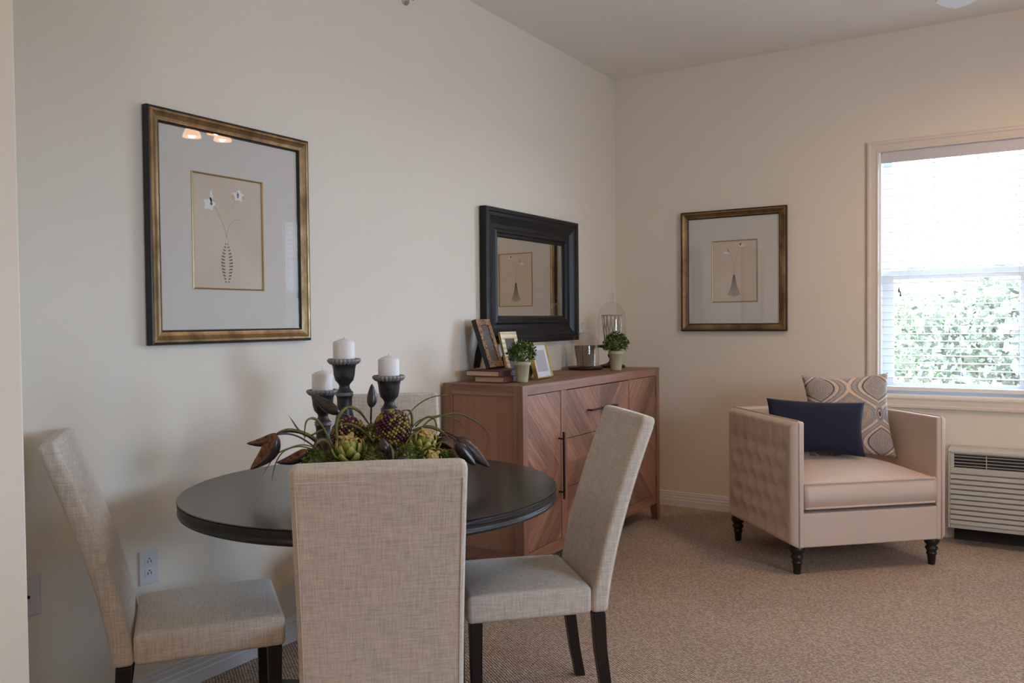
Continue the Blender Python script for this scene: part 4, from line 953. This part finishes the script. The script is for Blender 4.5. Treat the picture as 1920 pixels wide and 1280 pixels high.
def pillow(name, label, cat, c, facing, lean, roll, W, Hh, Tk, m, pinch=0.10):
    bm = bmesh.new(); n = 34; F, Bk = {}, {}
    for i in range(n+1):
        for j in range(n+1):
            u, v = i/n*2-1, j/n*2-1
            x = W/2*u*(1-pinch*(1-v*v)); z = Hh/2*v*(1-pinch*(1-u*u))
            th = Tk/2*((1-u*u)*(1-v*v))**0.42
            F[i, j] = bm.verts.new((x, -th, z)); Bk[i, j] = bm.verts.new((x, th+0.0005, z))
    for i in range(n):
        for j in range(n):
            bm.faces.new((F[i, j], F[i+1, j], F[i+1, j+1], F[i, j+1])); bm.faces.new((Bk[i, j], Bk[i, j+1], Bk[i+1, j+1], Bk[i+1, j]))
    bmesh.ops.remove_doubles(bm, verts=bm.verts, dist=0.0011)
    o = obj(name, bm, m, None, smooth=True); tag(o, label, cat)
    o.matrix_world = Matrix.Translation(c) @ Matrix.Rotation(facing+pi/2, 4, 'Z') @ Matrix.Rotation(-lean, 4, 'X') @ Matrix.Rotation(roll, 4, 'Y')
    return o
def damask():
    m = mat('ogee_damask', (0.40, 0.35, 0.30), 0.85); t = NT(m); x, y, z = t.sep()
    xh = t.math('PINGPONG', t.math('ABSOLUTE', t.math('DIVIDE', x, 0.150)), 1.0)
    czn = t.math('COSINE', t.math('MULTIPLY', t.math('DIVIDE', z, 0.30), 2*pi))
    f = t.math('MULTIPLY', t.math('SUBTRACT', t.math('MULTIPLY_ADD', czn, 0.5, 0.5), xh), 2.0)
    rings = t.ramp(t.math('MULTIPLY_ADD', f, 0.25, 0.5), [(0.0, (0.34, 0.29, 0.25)), (0.12, (0.30, 0.27, 0.25)), (0.225, (0.36, 0.31, 0.27)), (0.24, (0.10, 0.085, 0.115)), (0.26, (0.10, 0.085, 0.115)), (0.27, (0.60, 0.46, 0.36)), (0.33, (0.60, 0.46, 0.36)), (0.345, (0.10, 0.08, 0.09)), (0.36, (0.33, 0.30, 0.27)), (0.43, (0.36, 0.33, 0.29)), (0.45, (0.12, 0.09, 0.10)), (0.46, (0.62, 0.48, 0.38)), (0.535, (0.62, 0.48, 0.38)), (0.545, (0.10, 0.08, 0.10)), (0.56, (0.33, 0.29, 0.26)), (0.62, (0.25, 0.28, 0.29)), (0.66, (0.38, 0.32, 0.26)), (0.71, (0.46, 0.31, 0.19)), (0.77, (0.33, 0.30, 0.27)), (0.82, (0.20, 0.25, 0.28)), (0.87, (0.48, 0.38, 0.29)), (0.93, (0.40, 0.26, 0.16)), (0.99, (0.16, 0.09, 0.12))])
    ex = t.math('DIVIDE', t.math('SUBTRACT', 1.0, xh), 0.16); ez = t.math('DIVIDE', t.math('PINGPONG', t.math('ABSOLUTE', z), 0.15), 0.050)
    el = t.math('SQRT', t.math('ADD', t.math('MULTIPLY', ex, ex), t.math('MULTIPLY', ez, ez)))
    med = t.ramp(el, [(0.0, (0.05, 0.03, 0.06)), (0.25, (0.12, 0.06, 0.09)), (0.4, (0.52, 0.42, 0.33)), (0.6, (0.16, 0.09, 0.12)), (0.75, (0.33, 0.33, 0.30)), (0.95, (0.30, 0.33, 0.32))])
    near = t.math('LESS_THAN', t.math('ABSOLUTE', z), 0.075); inside = t.math('MULTIPLY', near, t.math('LESS_THAN', el, 1.0))
    rings = t.mix(inside, rings, med)
    fine = t.math('SINE', t.math('ADD', t.math('MULTIPLY', f, 34.0), t.math('MULTIPLY', t.noise(40, detail=2), 5.0)))
    st = t.ramp(t.math('MULTIPLY_ADD', fine, 0.5, 0.5), [(0.2, (0.86, 0.86, 0.87)), (0.8, (1.10, 1.09, 1.06))])
    dots = t.n('ShaderNodeTexVoronoi', feature='F1'); t.lk(t.map((80, 80, 80)), dots.inputs['Vector']); dots.inputs['Scale'].default_value = 1
    dd = t.ramp(dots.outputs['Distance'], [(0.2, (1.12, 1.1, 1.06)), (0.5, (0.93, 0.93, 0.94))])
    t.col(t.mix(1.0, t.mix(1.0, rings, st, 'MULTIPLY'), dd, 'MULTIPLY')); t.bump(t.noise(300), 0.3, 0.001); return m
pillow('throw_pillow', 'square throw pillow with a multicoloured ogee pattern at the back of the armchair', 'pillow', (1.655, -0.545, 0.735), radians(-66), radians(14), radians(-2), 0.465, 0.47, 0.15, damask(), 0.11)
pillow('lumbar_pillow', 'dark navy velvet lumbar pillow leaning before the patterned pillow on the armchair', 'pillow', (1.525, -0.760, 0.690), radians(-66), radians(12), radians(2.5), 0.51, 0.29, 0.12, m_navy, 0.07)

# ------------------------------------------------------------------ wall air conditioner
ac = thing('air_conditioner', 'beige louvred through-wall air conditioner under the window beside the armchair', 'air conditioner', (2.115, 0, 0))
AL = 1.07
obj('housing', B((0, AL, -0.185, -0.001, 0.10, 0.539), (0, 0.012, -0.20, -0.18, 0.10, 0.535), (0.012, AL, -0.20, -0.185, 0.10, 0.122), (0.012, AL, -0.20, -0.185, 0.518, 0.535), (0.012, AL, -0.20, -0.185, 0.405, 0.438)), m_ptac, ac, bevel=0.004)
v = obj('vent', B((0.030, AL-0.03, -0.187, -0.184, 0.440, 0.512)), m_ptdark, ac)
bm = bmesh.new()
for k in range(4): box(bm, 0.030, AL-0.03, -0.199, -0.186, 0.449+k*0.0175, 0.4515+k*0.0175)
for k in range(5): box(bm, 0.185+k*0.2, 0.189+k*0.2, -0.2005, -0.188, 0.440, 0.512)
box(bm, 0.012, 0.030, -0.2, -0.186, 0.438, 0.518)
obj('vent_bars', bm, m_ptac, v)
bm = bmesh.new()
for k in range(10):
    z = 0.124+k*0.0282
    vs = [bm.verts.new(p) for x in (0.012, AL-0.002) for p in ((x, -0.188, z), (x, -0.2045, z+0.001), (x, -0.202, z+0.020), (x, -0.188, z+0.0235))]
    for a, b, c, d in ((0, 1, 5, 4), (1, 2, 6, 5), (2, 3, 7, 6), (3, 0, 4, 7)): bm.faces.new((vs[a], vs[b], vs[c], vs[d]))
    bm.faces.new(vs[:4]); bm.faces.new(vs[4:])
obj('front_louvres', bm, m_ptac, ac)
obj('kick_base', B((0.02, AL-0.02, -0.03, -0.001, 0.0, 0.10)), m_ptdark, ac)

# ------------------------------------------------------------------ ceiling fan
fan = thing('ceiling_fan', 'white ceiling fan with lit glass shades, one blade tip at the top right', 'ceiling fan', (2.64, -1.36, 0.17))
m_fan = mat('fan_white', (0.72, 0.72, 0.74), 0.4)
obj('motor', LA([(0, 2.72), (0.05, 2.72), (0.11, 2.70), (0.125, 2.66), (0.12, 2.60), (0.07, 2.585), (0.05, 2.57), (0.06, 2.555), (0, 2.55)], 40), m_fan, fan, smooth=True)
obj('downrod', LA([(0, 2.71), (0.014, 2.71), (0.014, 2.74), (0.06, 2.765), (0.065, 2.7885), (0, 2.7885)], 24), m_fan, fan, smooth=True)
for k in range(5):
    a = radians(136)+k*2*pi/5; bm = bmesh.new()
    for x0, x1, w0, w1 in ((0.10, 0.20, 0.018, 0.03),): 
        vs = [bm.verts.new(p) for z in (2.592, 2.597) for p in ((x0, -w0, z), (x1, -w1, z), (x1, w1, z), (x0, w0, z))]
        for f in ((0,3,2,1),(4,5,6,7),(0,1,5,4),(1,2,6,5),(2,3,7,6),(3,0,4,7)): bm.faces.new([vs[i] for i in f])
    bm.transform(Matrix.Rotation(a, 4, 'Z')); arm_ = obj('blade_arm', bm, m_fan, fan)
    prof = [(0.18, -0.055), (0.45, -0.066), (0.64, -0.070), (0.675, -0.055), (0.685, 0.0), (0.675, 0.055), (0.64, 0.070), (0.45, 0.066), (0.18, 0.055)]
    bm = bmesh.new(); up_v = [bm.verts.new((p[0], p[1], 2.600+p[1]*0.17)) for p in prof]; lo_v = [bm.verts.new((p[0], p[1], 2.593+p[1]*0.17)) for p in prof]
    bm.faces.new(up_v); bm.faces.new(lo_v[::-1])
    for i in range(len(prof)): j = (i+1) % len(prof); bm.faces.new((up_v[i], up_v[j], lo_v[j], lo_v[i]))
    bm.transform(Matrix.Rotation(a, 4, 'Z')); obj('blade', bm, m_fan, fan)
m_shade = mat('lit_shade', (0.9, 0.8, 0.6), 0.4); m_shade.node_tree.nodes['Principled BSDF'].inputs['Emission Color'].default_value = (1.0, 0.50, 0.22, 1); m_shade.node_tree.nodes['Principled BSDF'].inputs['Emission Strength'].default_value = 9.0
for k in range(3):
    a = radians(200)+k*2*pi/3; cxs, cys = 0.13*cos(a), 0.13*sin(a)
    sh = obj('lamp_shade', LA([(0.015, 0.03), (0.028, 0.025), (0.045, 0.0), (0.062, -0.035), (0.066, -0.055), (0.062, -0.055), (0.040, -0.002), (0.015, 0.022)], 32, (cxs, cys, 2.525)), m_shade, fan, smooth=True)
    obj('lamp_arm', T([(0.04*cos(a), 0.04*sin(a), 2.58), (cxs, cys, 2.575), (cxs, cys, 2.55)], 0.008, 8), m_fan, sh, smooth=True)
    fl = add_light('fan_bulb', 'POINT', (2.64+cxs, -1.36+cys, 2.525+0.17-0.03), 17, (1.0, 0.64, 0.34)); fl.data.shadow_soft_size = 0.03

# ------------------------------------------------------------------ outdoors
m_ground = mat('dry_ground', (0.42, 0.34, 0.25), 0.95)
t = NT(m_ground); t.col(t.ramp(t.noise(0.35, detail=5), [(0.4, (0.08, 0.10, 0.04)), (0.55, (0.26, 0.21, 0.16)), (0.75, (0.34, 0.29, 0.23))]))
gr = obj('ground', B((-60, 60, 0.6, 90, -3.3, -3.0)), m_ground); gr['kind'] = 'structure'
m_f1 = leafmat('tree_leaves_grey_green', (0.075, 0.082, 0.055), (0.125, 0.125, 0.09)); m_f2 = leafmat('tree_leaves_fresh', (0.08, 0.11, 0.055), (0.14, 0.17, 0.09)); m_bark = mat('bark', (0.14, 0.10, 0.08), 0.9)
def tree(label, x, y, h, R, m, seed, n=2600, group='trees and shrubs outside the window'):
    rnd = random.Random(seed); r = thing('tree', label, 'tree', (x, y, -3.0), 0, group); bm = bmesh.new(); lf = bmesh.new()
    tube(bm, bez([(0, 0, 0), (0.05*R, 0.02, h*.3), (0, 0.05*R, h*.6)], 4), [0.10-0.004*k for k in range(9)], 8)
    cl = []
    for k in range(9):
        a = rnd.random()*6.28; rr = R*rnd.uniform(.2, .75); z = h*rnd.uniform(.35, .86); p = Vector((rr*cos(a), rr*sin(a), z)); cl.append(p)
        tube(bm, bez([(0, 0, h*.28), (p.x*.5, p.y*.5, z*.75), tuple(p)], 3), 0.03, 5)
    for _ in range(n):
        c = rnd.choice(cl); v = Vector((rnd.gauss(0, 1), rnd.gauss(0, 1), rnd.gauss(0, .8))); v = v.normalized()*R*0.42*rnd.random()**0.5
        p = c+v; L = rnd.uniform(.11, .23); t1 = Vector((rnd.gauss(0, 1), rnd.gauss(0, 1), rnd.gauss(0, 1))).normalized(); t2 = t1.cross(Vector((.3, .7, .2))).normalized()
        bm_v = [lf.verts.new(q) for q in (p, p+t1*L*.5+t2*L*.3, p+t1*L, p+t1*L*.5-t2*L*.3)]; lf.faces.new(bm_v)
    obj('trunk', bm, m_bark, r, smooth=True); obj('crown', lf, m, r)
tree('broad grey green tree close outside the right part of the window', 3.0, 7.2, 5.0, 1.9, m_f1, 1, 9000)
tree('low grey green shrub outside, left of the broad tree', -0.8, 9.2, 3.8, 1.9, m_f1, 2, 7000)
tree('grey green tree behind the broad one', 2.6, 13.5, 5.4, 2.6, m_f1, 3, 7000)
tree('pale fresh green tree standing farther away at the left of the window view', -5.5, 27.0, 6.6, 2.4, m_f2, 4, 5000)
tree('pale fresh green tree far behind the shrubs at the middle of the window view', -0.6, 30.0, 5.6, 3.0, m_f2, 5, 5000)
tree('round grey green shrub directly below the window', 0.9, 4.6, 2.75, 1.15, m_f1, 6, 6000)
tree('far green tree at the right of the window view', 5.8, 31.0, 7.4, 3.2, m_f2, 7, 5000)
tree('low green shrub outside between the round shrub and the pale tree', -3.6, 16.0, 3.8, 2.4, m_f2, 8, 6000)
